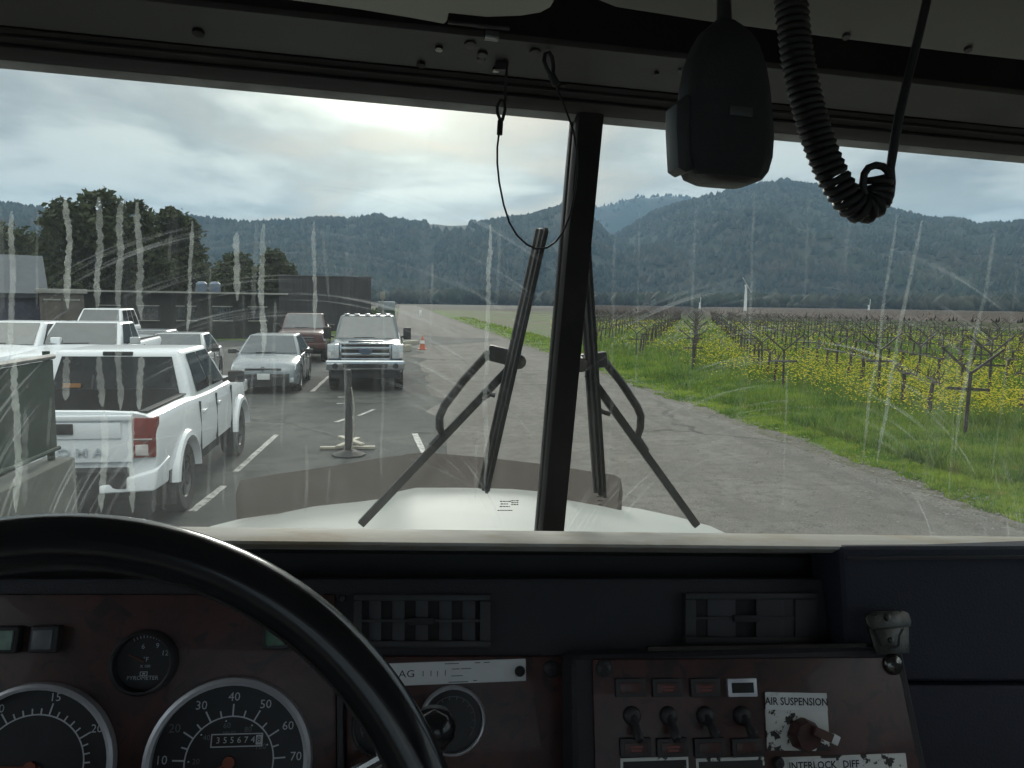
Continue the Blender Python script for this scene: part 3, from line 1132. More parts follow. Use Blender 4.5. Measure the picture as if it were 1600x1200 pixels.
# ------------------------------------------------------------------ green screened fence on a low wall
M_green = mat('green_windscreen', (0.012, 0.030, 0.022), 0.8, var=0.25, scale=5, bump=0.4, bscale=300, dirt=(0.03, 0.042, 0.034), dscale=2)
M_rail = mat('galvanised_rail', (0.26, 0.26, 0.25), 0.5, 0.6, var=0.15, scale=8)
M_conc = mat('weathered_concrete', (0.07, 0.075, 0.068), 0.9, var=0.2, scale=3, bump=0.4, bscale=40, dirt=(0.07, 0.075, 0.065), dscale=1.5)
fe = far(83, 600, 6.6)
FX, FY = fe.x, fe.y
zt, zb = far(83, 557, 6.6).z, far(83, 706, 6.6).z
t = thing('screened_fence', 'green mesh screened fence with pale top rail at the left edge', 'fence', (FX, FY - 3, zb))
part('screen', MB().box((FX, FY - 3, (zt + zb) / 2), (.012, 6.0, zt - zb - .05)), M_green, t)
part('top_rail', MB().tube([(FX, FY - 6, zt), (FX, FY + .02, zt)], .021, 10), M_rail, t)
part('bottom_rail', MB().tube([(FX + .02, FY - 6, zb + .03), (FX + .02, FY, zb + .03)], .016, 8), M_green, t)
for k in range(3):
    part('post', MB().tube([(FX - .03, FY - 2.4 * k - .02, zb - .1), (FX - .03, FY - 2.4 * k - .02, zt + .04)], .026, 10), M_green, t)
solo('low_wall', MB().box((FX - .02, FY - 3, zb / 2 - .03), (.22, 6.2, zb - .06)), M_conc, 'weathered concrete wall carrying the green screened fence', 'wall', bevel=.015)

# ------------------------------------------------------------------ lot furniture
M_rubber = mat('black_rubber', (0.018, 0.018, 0.018), 0.75, var=0.3, scale=20)
M_wood = mat('raw_lumber', (0.34, 0.32, 0.26), 0.8, var=0.2, scale=6, stretch=(1, 8, 8))
M_tube = mat('dark_post_sleeve', (0.014, 0.014, 0.013), 0.6, var=0.3, scale=10, dirt=(0.03, 0.03, 0.028), dscale=14)
M_orange = mat('cone_orange', (0.46, 0.12, 0.06), 0.6, var=0.12)
M_reflect = mat('reflective_band', (0.6, 0.6, 0.58), 0.4, var=0.1)
g = ground(545, 712)
hp = far(545, 577, math.hypot(g.x, g.y)).z
t = thing('marker_post', 'dark upright marker post on a rubber foot in the lot', 'post', g)
TM = Matrix.Translation(g)
part('rubber_base', MB(TM).lathe([(0, .006), (.26, .006), (.27, .03), (.16, .07), (.07, .10), (0, .10)], 8), M_rubber, t)
part('tube', MB(TM).lathe([(0, .08), (.058, .08), (.056, hp - .05), (.045, hp - .012), (.02, hp), (0, hp)], 16), M_tube, t)
part('sleeve', MB(TM).lathe([(.058, .10), (.061, .10), (.061, .50), (.058, .50)], 16), M_tube, t)
hs = MB()
pts = [g + Vector((.05, -.05, hp * .80)), g + Vector((.09, -.07, hp * .6)), g + Vector((.085, -.07, hp * .35)), g + Vector((.05, -.05, .1))]
part('rope', hs.tube(pts, .009, 6), M_wood, t)
for i, (p0, p1, lab) in enumerate([((500, 703), (586, 702), 'long pale board lying crosswise under the marker post'),
                                   ((528, 706), (560, 692), 'pale board angled away under the marker post'),
                                   ((532, 694), (566, 707), 'short pale board crossing beneath the marker post')]):
    a, b = ground(*p0), ground(*p1)
    z = Vector((0, 0, .035 + .046 * i))
    solo('wood_board', MB().bar(a + z, b + z, .09, .042), M_wood, lab, 'board', group='boards at the marker post', bevel=.004)

g = ground(660, 546)
t = thing('traffic_cone', 'orange traffic cone standing at the edge of the road', 'cone', g)
TM = Matrix.Translation(g)
part('base', MB(TM).box((0, 0, .025), (.4, .4, .04)), M_orange, t, bevel=.01)
part('cone_body', MB(TM).lathe([(.0, .04), (.155, .04), (.035, .72), (.0, .725)], 20), M_orange, t)
part('band', MB(TM).lathe([(.113, .30), (.12, .30), (.09, .46), (.083, .46)], 20), M_reflect, t)
for p0, p1, hh, lab in [((626, 539), (652, 537), .20, 'pale timber sleeper beside the traffic cone'), ((630, 549), (640, 548), .30, 'pale timber block by the wheel of the dark pickup')]:
    a, b = ground(*p0), ground(*p1)
    solo('timber_sleeper', MB().bar(a + Vector((0, 0, hh / 2)), b + Vector((0, 0, hh / 2)), .25, hh), M_wood, lab, 'sleeper', group='sleepers by the cone', bevel=.01)

# grey cabinet, post and mail box far along the road
M_cab = mat('grey_cabinet', (0.22, 0.26, 0.29), 0.5, var=0.1)
M_tarp = mat('dark_green_tarp', (0.05, 0.075, 0.07), 0.8, var=0.2)
p = gbase(604, 70)
t = thing('utility_trailer', 'grey boxy utility trailer beside the far end of the road', 'trailer', p)
TM = Matrix.Translation(p)
part('box', MB(TM).box((.0, 0, 1.95), (1.5, 1.6, .75)), M_cab, t, bevel=.05)
part('lower_box', MB(TM).box((.1, 0, 1.05), (1.3, 1.5, 1.0)), M_tarp, t, bevel=.04)
for sx in (-1, 1):
    part('wheel', MB(TM @ Matrix.Translation((sx * .6, 0, .32)) @ Matrix.Rotation(pi / 2, 4, 'Y')).lathe([(.12, -.09), (.3, -.1), (.32, 0), (.3, .1), (.12, .09)], 16), M_rubber, t)
part('hitch', MB(TM).bar((-.2, -.8, .5), (-.9, -2.0, .45), .1, .1), M_rubber, t)
p = gbase(598, 66)
solo('signal_post', MB(Matrix.Translation(p)).box((0, 0, 1.35), (.18, .18, 2.7)).box((0, 0, 2.85), (.42, .3, .62)), M_pale, 'pale square post in front of the far grey trailer', 'post', bevel=.02)
p = far(657, 490, 120)
solo('roadside_marker', MB(Matrix.Translation((p.x, p.y, 0))).box((0, 0, .5), (.3, .12, 1.0)), M_white, 'tiny white marker on the verge of the far road', 'marker', bevel=.02)

# ================================================================== VEHICLES
def paint(name, c, rough=0.32, var=0.02):
    return mat(name, c, rough, var=var, scale=1.0, detail=1, spec=0.5, coat=0.5)


M_pwhite = paint('white_car_paint', (0.72, 0.745, 0.77))
M_pblue = paint('blue_black_car_paint', (0.045, 0.065, 0.085))
M_psilver = paint('silver_car_paint', (0.42, 0.44, 0.45), 0.3)
M_pgreyb = paint('grey_blue_car_paint', (0.19, 0.215, 0.235), 0.28)
M_pred = paint('red_car_paint', (0.065, 0.024, 0.022), 0.5)
M_chrome = mat('chrome', (0.62, 0.64, 0.66), 0.14, 1.0, var=0.05)
M_black = mat('black_trim', (0.016, 0.016, 0.017), 0.6, var=0.2)
M_cglass = mat('car_glass', (0.010, 0.012, 0.014), 0.06, var=0.1, spec=0.4)
M_cglass2 = mat('car_windshield', (0.055, 0.065, 0.07), 0.08, var=0.1, spec=1.0)
M_lens = mat('headlight_lens', (0.55, 0.58, 0.60), 0.12, 0.3, var=0.15, scale=12)
M_red = mat('tail_lens', (0.17, 0.022, 0.016), 0.2, var=0.2, scale=9)
M_redw = mat('reverse_lens', (0.5, 0.46, 0.45), 0.2, var=0.2, scale=9)
M_tyre = mat('tyre', (0.022, 0.022, 0.022), 0.85, var=0.3, scale=20, dirt=(0.07, 0.065, 0.055), dscale=3)
M_rim = mat('alloy', (0.34, 0.35, 0.36), 0.35, 0.8, var=0.1)
M_plate = mat('plate', (0.62, 0.63, 0.62), 0.5, var=0.06)
M_amber = mat('amber_lens', (0.30, 0.15, 0.06), 0.3, var=0.1)
M_liner = mat('bed_liner', (0.022, 0.022, 0.023), 0.9, var=0.2)


def boolean(me, cut):
    a, b = link('tmp_a', me, None), link('tmp_b', cut, None)
    md = a.modifiers.new('b', 'BOOLEAN')
    md.operation = 'DIFFERENCE'
    md.solver = 'EXACT'
    md.object = b
    dg = bpy.context.evaluated_depsgraph_get()
    out = bpy.data.meshes.new_from_object(a.evaluated_get(dg))
    bpy.data.objects.remove(a)
    bpy.data.objects.remove(b)
    out.polygons.foreach_set('use_smooth', [True] * len(out.polygons))
    out.set_sharp_from_angle(angle=radians(32))
    return out


def body_ring(y, zb, zt, w, crown=.03):
    h = zt - zb
    half = [(0, zb), (w * .80, zb), (w - .035, zb + .05), (w - .012, zb + h * .22), (w, zb + h * .48), (w - .008, zb + h * .62), (w - .012, zb + h * .70),
            (w - .025, zt - .10), (w - .055, zt - .04), (w - .11, zt - .008), (w - .22, zt + crown * .5), (w * .45, zt + crown)]
    r = [(x, y, z) for x, z in half] + [(0, y, zt + crown * 1.15)] + [(-x, y, z) for x, z in half[:0:-1]]
    return r


def spline(st, n=6):
    """resample the stations so the body curves smoothly"""
    st = np.array(st, float)
    t = np.arange(len(st))
    tt = np.linspace(0, len(st) - 1, (len(st) - 1) * n + 1)
    out = []
    for c in range(st.shape[1]):
        v = st[:, c]
        m = np.gradient(v)
        m = np.where((np.diff(v, prepend=v[0]) * np.diff(v, append=v[-1])) <= 0, 0, m)
        i = np.minimum(tt.astype(int), len(st) - 2)
        s = tt - i
        out.append((2 * s ** 3 - 3 * s ** 2 + 1) * v[i] + (s ** 3 - 2 * s ** 2 + s) * m[i] + (-2 * s ** 3 + 3 * s ** 2) * v[i + 1] + (s ** 3 - s ** 2) * m[i + 1])
    return np.stack(out, 1)


def pane(q, u0, u1, v0, v1, off=.006, th=.006):
    a, b, c, d = [Vector(p) for p in q]      # bottom-left, bottom-right, top-right, top-left seen from outside
    n = (b - a).cross(d - a).normalized()

    def P(u, v):
        return a.lerp(b, u).lerp(d.lerp(c, u), v)
    k = 6
    rows = []
    for j in (0, 1):
        rows.append([P(u0 + (u1 - u0) * i / k, v0 if j == 0 else v1) for i in range(k + 1)])
    loop = rows[0] + rows[1][::-1]
    lo = [p + n * (off - th) for p in loop]
    hi = [p + n * off for p in loop]
    m = len(loop)
    mb = MB()
    mb.add(lo + hi, [tuple(range(m - 1, -1, -1)), tuple(range(m, 2 * m))] + [(i, (i + 1) % m, m + (i + 1) % m, m + i) for i in range(m)])
    return mb


def rotx90(p):
    return Matrix.Translation(p) @ Matrix.Rotation(pi / 2, 4, 'Y')


def build_vehicle(name, label, cat, loc, rz, p, group='vehicles parked in the lot'):
    fm = Matrix.Translation(loc) @ Matrix.Rotation(rz, 4, 'Z')
    t = thing(name, label, cat, (0, 0, 0), fm, group)
    pm = p['paint']
    # ---- lower body with wheel arches cut out
    mb = MB()
    mb.loft([body_ring(*s) for s in spline(p['st'], 5)])
    R = p['R']
    cut = MB()
    for y in p['axles']:
        for sx in (-1, 1):
            cut.lathe([(0, -.24), (R + .075, -.24), (R + .075, .40), (0, .40)], 28, Matrix.Translation((sx * (p['w'] - .06), y, R)) @ Matrix.Rotation(sx * pi / 2, 4, 'Y'))
    if 'bed' in p:
        y0, y1, bw, z0 = p['bed']
        cut.box((0, (y0 + y1) / 2, z0 + 1), (2 * bw, y1 - y0, 2))
    me = boolean(mb.mesh('body', smooth=32), cut.mesh('cut'))
    body = link('body', me, pm, t)
    if 'bed' in p:
        y0, y1, bw, z0 = p['bed']
        part('bed_liner', MB().box((0, (y0 + y1) / 2, z0 + .01), (2 * bw - .02, y1 - y0 - .02, .02)).box((0, y1 - .015, z0 + .27), (2 * bw - .02, .02, .54)), M_liner, t)
        zt = p['bedtop']
        for sx in (-1, 1):
            part('bed_rail', MB().box((sx * (bw + .045), (y0 + y1) / 2, zt + .012), (.085, y1 - y0 + .03, .022)), M_black, t, bevel=.006)
    # ---- cabin
    c = p['cab']
    zb, zr = c['zb'], c['zr']
    B = [(-c['wb'], c['yfb'], zb), (c['wb'], c['yfb'], zb), (c['wb'], c['yrb'], zb), (-c['wb'], c['yrb'], zb)]
    T = [(-c['wr'], c['yfr'], zr), (c['wr'], c['yfr'], zr), (c['wr'], c['yrr'], zr), (-c['wr'], c['yrr'], zr)]
    low = [(x, y, zb - .12) for x, y, z in B]
    mbc = MB()
    rings = [low, B]
    mid = .5
    rings.append([tuple(Vector(a).lerp(Vector(b), .55) + Vector((a[0] * .015, (1 if a[1] > 0 else -1) * .015, 0))) for a, b in zip(B, T)])
    rings.append(T)
    mbc.loft(rings, caps=True)
    cab = part('cabin', mbc, pm, t, bevel=c.get('bev', .07), seg=3, smooth=40)
    F_ = (B[1], B[0], T[0], T[1])
    # faces seen from outside: front: left is car's right... keep winding outward
    front = (B[1], B[0], T[0], T[1])
    rear = (B[3], B[2], T[2], T[3])
    right = (B[2], B[1], T[1], T[2])
    left = (B[0], B[3], T[3], T[0])
    ws = part('windshield', pane(front, .045, .955, .04, .93, .022), p.get('glass_f', M_cglass2), t)
    part('wiper', MB().bar(tuple(Vector(B[1]).lerp(Vector(B[0]), .3) + Vector((0, .03, .05))), tuple(Vector(B[1]).lerp(Vector(B[0]), .62) + Vector((0, .03, .06))), .015, .02), M_black, ws)
    rw = part('rear_window', pane(rear, .07, .93, p.get('rwv', .10), .86, .022), M_cglass, t)
    for side in (right, left):
        for (u0, u1) in c['win']:
            uu = (1 - u1, 1 - u0) if side is right else (u0, u1)
            part('side_window', pane(side, uu[0], uu[1], .06, .90, .022), M_cglass, t)
    for sx in (-1, 1):
        yy = c['yfb'] - p.get('mir_y', .38)
        mr = part('mirror', MB().box((sx * (p['w'] + .13), yy, zb + p.get('mir_z', .10)), (.22, .12, p.get('mir_h', .17))), p.get('mirror', M_black), t, bevel=.035, seg=3)
        part('mirror_arm', MB().bar((sx * (p['w'] - .06), yy, zb + .04), (sx * (p['w'] + .06), yy, zb + .08), .06, .05), M_black, mr)
        for yd in p.get('doors', []):
            part('door_handle', MB().box((sx * (p['w'] + .002), yd, zb - .20), (.03, .17, .035)), pm, t, bevel=.01)
        for yd in p.get('seams', []):
            part('door_seam', MB().box((sx * (p['w'] - .012), yd, zb - .42), (.026, .010, .72)), M_black, t)
    # ---- wheels
    for y in p['axles']:
        for sx in (-1, 1):
            Mx = Matrix.Translation((sx * (p['w'] - .13), y, R)) @ Matrix.Rotation(sx * pi / 2, 4, 'Y')
            ty = part('wheel', MB(Mx).lathe([(R * .60, -.11), (R * .93, -.12), (R, -.085), (R, .085), (R * .93, .12), (R * .60, .11)], 36), M_tyre, t)
            rb = MB(Mx).lathe([(0, .03), (R * .6, .01), (R * .62, .10), (R * .58, .105), (R * .52, .05), (R * .2, .06), (R * .17, .085), (0, .085)], 28)
            for k in range(6):
                rb.box((R * .36, 0, .075), (R * .44, R * .13, .03), Matrix.Rotation(k * pi / 3, 4, 'Z'))
            part('rim', rb, p.get('rim', M_rim), ty)
            if p.get('flare'):
                fl = MB(Mx)
                fl.lathe([(R + .045, .06), (R + .075, .175), (R + .13, .165), (R + .16, .10), (R + .13, .07)], 24, None, *((0.0, pi) if False else (pi / 2 + .1, 3 * pi / 2 - .1) if sx > 0 else (-pi / 2 + .1, pi / 2 - .1)))
                part('wheel_flare', fl, pm, t)
    part('underbody', MB().box((0, 0, R * .95), (p['w'] * 1.5, p['axles'][0] - p['axles'][1] - .9, .22)), M_black, t)
    for extra in p.get('extra', []):
        extra(t, p)
    return t


def bx(c, s, bev=.02, seg=2):
    return (MB().box(c, s), dict(bevel=bev, seg=seg))


def addbox(t, name, c, s, m, bev=.02, parent=None):
    return part(name, MB().box(c, s), m, parent or t, bevel=bev)


# ---- the near white pickup seen from behind
def tail_white(t, p):
    w, yr, zt = p['w'], p['yr'], p['bedtop']
    tg = part('tailgate', MB().hexa([(-.70, yr + .02, .80), (.70, yr + .02, .80), (.70, yr - .035, .80), (-.70, yr - .035, .80),
                                     (-.70, yr + .06, zt - .01), (.70, yr + .06, zt - .01), (.70, yr - .015, zt - .01), (-.70, yr - .015, zt - .01)]), M_pwhite, t, bevel=.012)
    part('upper_step', MB().box((0, yr - .025, zt - .035), (1.40, .05, .05)), M_pwhite, tg, bevel=.012)
    part('recess_panel', MB().box((0, yr - .034, 1.12), (1.2, .012, .16)), M_pwhite, tg, bevel=.005)
    hb = part('handle', MB().box((0, yr - .045, 1.14), (.32, .03, .105)), M_black, tg, bevel=.008)
    lm = Matrix.Translation((0, yr - .044, .90)) @ Matrix.Rotation(pi / 2, 4, 'X')
    part('embossed_lettering', text_mb('T A C O M A', .115, lm, .006, squeeze=1.35, wt=.002), mat('embossed_grey', (0.40, 0.44, 0.48), .5, var=.05), tg, smooth=0)
    for sx in (-1, 1):
        tl = part('taillight', MB().hexa([(sx * .71, yr + .03, .84), (sx * .91, yr + .12, .84), (sx * .91, yr - .01, .84), (sx * .71, yr - .045, .84),
                                         (sx * .71, yr + .05, 1.24), (sx * .92, yr + .14, 1.24), (sx * .92, yr + .01, 1.24), (sx * .71, yr - .04, 1.24)]), M_red, t, bevel=.015)
        part('reverse_light', MB().box((sx * .79, yr - .034, .92), (.12, .02, .11)), M_redw, tl, bevel=.006)
        part('lens_divider', MB().box((sx * .80, yr - .032, 1.03), (.17, .02, .012)), M_redw, tl)
        part('bumper_corner', MB().hexa([(sx * .40, yr + .1, .50), (sx * .93, yr + .35, .50), (sx * .90, yr - .06, .50), (sx * .40, yr - .13, .50),
                                         (sx * .40, yr + .1, .57), (sx * .96, yr + .35, .80), (sx * .93, yr - .03, .72), (sx * .40, yr - .13, .58)]), M_pwhite, t, bevel=.03, seg=3)
    bp = part('bumper', MB().box((0, yr - .03, .64), (1.3, .16, .20)).box((0, yr - .09, .72), (1.3, .12, .03)), M_black, t, bevel=.015)
    part('license_plate', MB().box((-.05, yr - .115, .63), (.31, .012, .155)), M_plate, bp, bevel=.003)
    part('tow_hitch', MB().box((0, yr - .10, .47), (.14, .2, .10)), M_black, t, bevel=.01)
    c = p['cab']
    part('brake_light', MB().box((0, c['yrr'] - .012, c['zr'] - .04), (.34, .04, .05)), M_black, t, bevel=.012)
    for sx in (-1, 1):
        part('window_divider', MB().bar((sx * .26, c['yrb'] - .03 + .012, c['zb'] + .06), (sx * .25, c['yrr'] - .028, c['zr'] - .1), .025, .012, (0, 1, 0)), M_black, t)
        part('headlight', MB().box((sx * .74, 2.36, 1.02), (.34, .25, .2)), M_lens, t, bevel=.04)
        part('mud_flap', MB().box((sx * (w - .13), -1.62 - .5, .38), (.24, .015, .34)), M_rubber, t)
    part('window_sticker', MB().box((-.48, c['yrb'] - .052 + .05, c['zb'] + .15), (.20, .004, .05)), M_amber, t)
    part('axle', MB().tube([(-.75, -1.62, .40), (.75, -1.62, .40)], .07, 10), M_black, t)


LIFT = .06
taco = dict(paint=M_pwhite, w=.95, R=.40, axles=(1.62, -1.62), yr=-2.68, bedtop=1.28, flare=True,
            st=[(2.52, .62, .98, .74), (2.46, .55, 1.08, .84), (2.25, .50, 1.17, .90), (1.6, .50, 1.22, .94), (1.0, .50, 1.24, .95), (0, .50, 1.24, .95), (-.95, .50, 1.26, .95), (-1.6, .52, 1.28, .95),
                (-2.3, .56, 1.28, .95), (-2.62, .60, 1.28, .935), (-2.67, .66, 1.27, .92)],
            bed=(-2.60, -1.12, .74, .82), doors=[.10, -.72], seams=[.95, -.02, -.92],
            cab=dict(zb=1.24, zr=1.80, yfb=1.02, yfr=.38, yrb=-1.02, yrr=-.86, wb=.86, wr=.70, win=[(.10, .50), (.54, .86)], bev=.09), extra=[tail_white], mirror=M_black, rwv=.01, rim=mat('dark_alloy', (0.07, 0.07, 0.07), .4, .5, var=.1))
gr, gf = ground(291, 797), ground(373, 709)
dv = (gf - gr).normalized()
rz = -atan2(dv.x, dv.y) * 0.6
ctr = gr + dv * 1.62 + Vector((-(.95 - .05) * cos(rz), -(.95 - .05) * sin(rz), 0))
build_vehicle('pickup_truck', 'white double cab pickup nearest the camera, seen from behind with red taillight', 'pickup', (ctr.x, ctr.y, 0), rz, taco)


# ---- fronts
def front_generic(t, p):
    w, yf = p['w'], p['yf']
    zh = p['zhood']
    part('grille', MB().box((0, yf + .01, zh - .26), (w * 1.05, .06, .22)), M_black, t, bevel=.02)
    for k in range(3):
        part('grille_bar', MB().box((0, yf + .035, zh - .33 + .07 * k), (w * 1.0, .03, .022)), p.get('barmat', M_chrome), t)
    for sx in (-1, 1):
        part('headlight', MB().box((sx * w * .76, yf - .05, zh - .24), (w * .40, .16, .20)), M_lens, t, bevel=.04)
        part('fog_light', MB().box((sx * w * .72, yf + .06, .62), (.14, .05, .09)), M_lens, t, bevel=.02)
    part('bumper', MB().box((0, yf + .03, .66), (w * 1.96, .20, .24)), p.get('bump', p['paint']), t, bevel=.06)
    part('air_intake', MB().box((0, yf + .115, .60), (w * 1.1, .04, .10)), M_black, t, bevel=.01)
    part('license_plate', MB().box((0, yf + .14, .70), (.31, .012, .155)), M_plate, t, bevel=.003)


def pickup_params(pm, L=5.3, w=.95, hood=1.12, belt=1.20, roof=1.80, R=.38, **kw):
    f, r = L / 2, -L / 2
    ax = (f - .90, r + 1.10)
    d = dict(paint=pm, w=w, R=R, axles=ax, yf=f - .04, zhood=hood, bedtop=belt + .06, yr=r,
             st=[(f, .58, hood - .12, w - .14), (f - .06, .52, hood - .04, w - .06), (f - .3, .48, hood + .0, w - .02), (f - 1.1, .46, hood + .05, w), (f - 1.6, .46, belt, w), (0, .46, belt, w),
                 (-.6, .46, belt + .04, w), (r + .4, .52, belt + .06, w), (r + .05, .55, belt + .06, w - .01), (r, .6, belt + .05, w - .03)],
             bed=(r + .07, -.78, w - .2, .8), doors=[.2], seams=[.85, -.05, -.65],
             cab=dict(zb=belt, zr=roof, yfb=f - 1.55, yfr=f - 2.15, yrb=-.74, yrr=-.60, wb=w - .09, wr=w - .24, win=[(.12, .55), (.60, .88)], bev=.08), extra=[front_generic])
    d.update(kw)
    return d


def suv_params(pm, L=4.7, w=.93, hood=1.05, belt=1.12, roof=1.75, R=.36, **kw):
    f, r = L / 2, -L / 2
    d = dict(paint=pm, w=w, R=R, axles=(f - .9, r + .95), yf=f - .04, zhood=hood, yr=r,
             st=[(f, .42, hood - .2, w - .2), (f - .08, .34, hood - .1, w - .09), (f - .4, .28, hood, w - .02), (f - 1.2, .27, hood + .05, w), (f - 1.5, .27, belt, w), (0, .27, belt, w), (r + .5, .29, belt + .02, w),
                 (r + .08, .34, belt, w - .04), (r, .42, belt - .03, w - .09)],
             doors=[.2, -.7], seams=[.75, -.15, -1.0],
             cab=dict(zb=belt, zr=roof, yfb=f - 1.35, yfr=f - 2.0, yrb=r + .12, yrr=r + .40, wb=w - .08, wr=w - .25, win=[(.10, .36), (.40, .64), (.68, .90)], bev=.09), extra=[front_generic])
    d.update(kw)
    return d


def front_sedan(t, p):
    w, yf, zh = p['w'], p['yf'], p['zhood']
    part('grille', MB().hexa([(-.72, yf - .02, .20), (.72, yf - .02, .20), (.60, yf + .075, .20), (-.60, yf + .075, .20),
                              (-.66, yf - .1, .53), (.66, yf - .1, .53), (.66, yf + .03, .53), (-.66, yf + .03, .53)]), M_black, t, bevel=.02)
    part('upper_grille', MB().box((0, yf - .01, .64), (.9, .08, .05)), M_black, t, bevel=.015)
    part('emblem', MB(Matrix.Translation((0, yf + .04, .655)) @ Matrix.Rotation(pi / 2, 4, 'X')).lathe([(.035, -.01), (.055, -.01), (.055, .012), (.035, .012)], 16), M_chrome, t)
    for sx in (-1, 1):
        part('headlight', MB().hexa([(sx * .46, yf - .12, .60), (sx * .82, yf - .34, .62), (sx * .80, yf - .12, .62), (sx * .46, yf + .01, .60),
                                     (sx * .50, yf - .2, .68), (sx * .83, yf - .45, .76), (sx * .80, yf - .25, .75), (sx * .48, yf - .03, .68)]), M_lens, t, bevel=.02)
        part('fog_light', MB().box((sx * .70, yf - .03, .36), (.12, .08, .12)), M_lens, t, bevel=.02)
        part('wheel_well', MB().box((sx * .72, yf - .01, .26), (.25, .1, .06)), M_black, t, bevel=.02)
    part('license_plate', MB().box((-.02, yf + .09, .46), (.31, .012, .155)), M_plate, t, bevel=.003)


def sedan_params(pm, L=4.6, w=.89, **kw):
    f, r = L / 2, -L / 2
    d = dict(paint=pm, w=w, R=.32, axles=(f - .92, r + .98), yf=f - .03, zhood=.80, yr=r,
             st=[(f, .26, .56, w - .28), (f - .07, .20, .66, w - .14), (f - .3, .17, .77, w - .04), (f - .9, .16, .88, w), (f - 1.3, .16, .94, w), (0, .16, .96, w), (r + 1.0, .17, .99, w), (r + .3, .22, 1.0, w - .03),
                 (r + .05, .30, .97, w - .08), (r, .36, .92, w - .12)],
             doors=[.2, -.65], seams=[.8, -.15, -.95], mir_z=.06, mir_h=.13, mir_y=.45,
             cab=dict(zb=.95, zr=1.44, yfb=f - 1.18, yfr=f - 2.0, yrb=r + .55, yrr=r + 1.2, wb=w - .07, wr=w - .28, win=[(.14, .50), (.54, .84)], bev=.09), extra=[front_sedan])
    d.update(kw)
    return d


def front_ford(t, p):
    w, yf = p['w'], p['yf']
    gr_ = part('grille', MB().box((0, yf + .02, 1.10), (1.22, .10, .36)), M_black, t, bevel=.03)
    part('grille_surround', MB().box((0, yf + .05, 1.30), (1.32, .08, .055)).box((0, yf + .05, .90), (1.26, .08, .05)).box((-.64, yf + .05, 1.10), (.05, .08, .38)).box((.64, yf + .05, 1.10), (.05, .08, .38)), M_chrome, gr_, bevel=.012)
    for z in (1.18, 1.02):
        part('grille_bar', MB().box((0, yf + .085, z), (1.24, .05, .085)), M_chrome, gr_, bevel=.015)
    ov = Matrix.Translation((0, yf + .12, 1.10)) @ Matrix.Rotation(pi / 2, 4, 'X') @ Matrix.Scale(2.4, 4, (1, 0, 0))
    bd = part('badge', MB(ov).disc(.075, -.02, .012, 28), mat('badge_blue', (0.06, 0.08, 0.12), .3, var=.1), t)
    part('badge_rim', MB(ov).lathe([(.068, -.016), (.078, -.016), (.078, .018), (.068, .018)], 28), M_chrome, bd)
    for sx in (-1, 1):
        hl = part('headlight', MB().box((sx * .835, yf - .03, 1.10), (.30, .20, .38)), M_lens, t, bevel=.035)
        part('turn_signal', MB().box((sx * .93, yf + .0, 1.0), (.08, .17, .16)), M_redw, hl, bevel=.015)
        part('fog_light', MB(Matrix.Translation((sx * .78, yf + .19, .72)) @ Matrix.Rotation(pi / 2, 4, 'X')).disc(.075, -.02, .03, 20), M_black, t)
        part('tow_hook', MB().box((sx * .42, yf + .16, .56), (.06, .1, .07)), M_black, t, bevel=.015)
    part('bumper', MB().box((0, yf + .08, .74), (2.04, .24, .26)), M_chrome, t, bevel=.06, seg=3)
    part('bumper_insert', MB().box((0, yf + .195, .73), (1.15, .04, .11)), M_black, t, bevel=.012)
    part('air_dam', MB().box((0, yf + .02, .50), (1.8, .12, .24)), M_black, t, bevel=.03)
    c = p['cab']
    for x in (-.58, -.3, 0, .3, .58):
        part('roof_marker_light', MB().box((x, c['yfr'] - .06, c['zr'] + .03), (.15, .16, .05)), M_lens, t, bevel=.02)
    part('hood_ridge', MB().box((0, yf - .55, 1.35), (.9, .9, .05)), p['paint'], t, bevel=.025)


def place(px, py):
    g = ground(px, py)
    return g


def parked(name, label, cat, px, depth, rz, params, front=True):
    """park a vehicle facing the camera row, its nose at that distance along the view ray"""
    g = far(px, 500, depth)
    nose = params['st'][0][0]
    loc = (g.x + sin(rz) * nose * 1.0, g.y - cos(rz) * nose, 0)
    return build_vehicle(name, label, cat, loc, rz, params)


ford = pickup_params(M_pblue, L=6.0, w=1.0, hood=1.32, belt=1.34, roof=2.0, R=.42, extra=[front_ford], mir_h=.34, mir_z=.16)
parked('pickup_truck', 'dark blue heavy pickup with chrome grille and five roof lights', 'pickup', 571, 20.6, pi + .015, ford)
parked('sedan_car', 'small silver sedan with dark lower grille left of the dark pickup', 'car', 409, 20.6, pi + .03, sedan_params(M_pgreyb))
parked('pickup_truck', 'faded red pickup behind the dark blue pickup', 'pickup', 470, 30.5, pi + .05, pickup_params(M_pred, hood=1.18, belt=1.26, roof=1.86))
parked('pickup_truck', 'white pickup facing us just beyond the nearest white pickup', 'pickup', 82, 18.6, pi + .06, pickup_params(M_pwhite, mirror=M_psilver, hood=1.22, belt=1.32, roof=1.84))
parked('pickup_truck', 'white pickup cut off by the left edge of the view', 'pickup', -82, 19.2, pi - .10, pickup_params(M_pwhite, mirror=M_pwhite, L=5.4, hood=1.22, belt=1.32, roof=1.84))
parked('station_wagon', 'white wagon with grey windows parked behind the white pickups', 'car', 137, 33, pi + .10, suv_params(M_pwhite, roof=1.95, hood=1.15, belt=1.25, barmat=M_black))
parked('hatchback_car', 'silver hatchback just beyond the roof of the nearest white pickup', 'car', 252, 21.6, pi + .06, sedan_params(M_psilver, L=4.3))
parked('hatchback_car', 'pale blue grey car between the white pickup and silver hatchback', 'car', 196, 24.0, pi + .05, sedan_params(M_pgreyb, L=4.4))

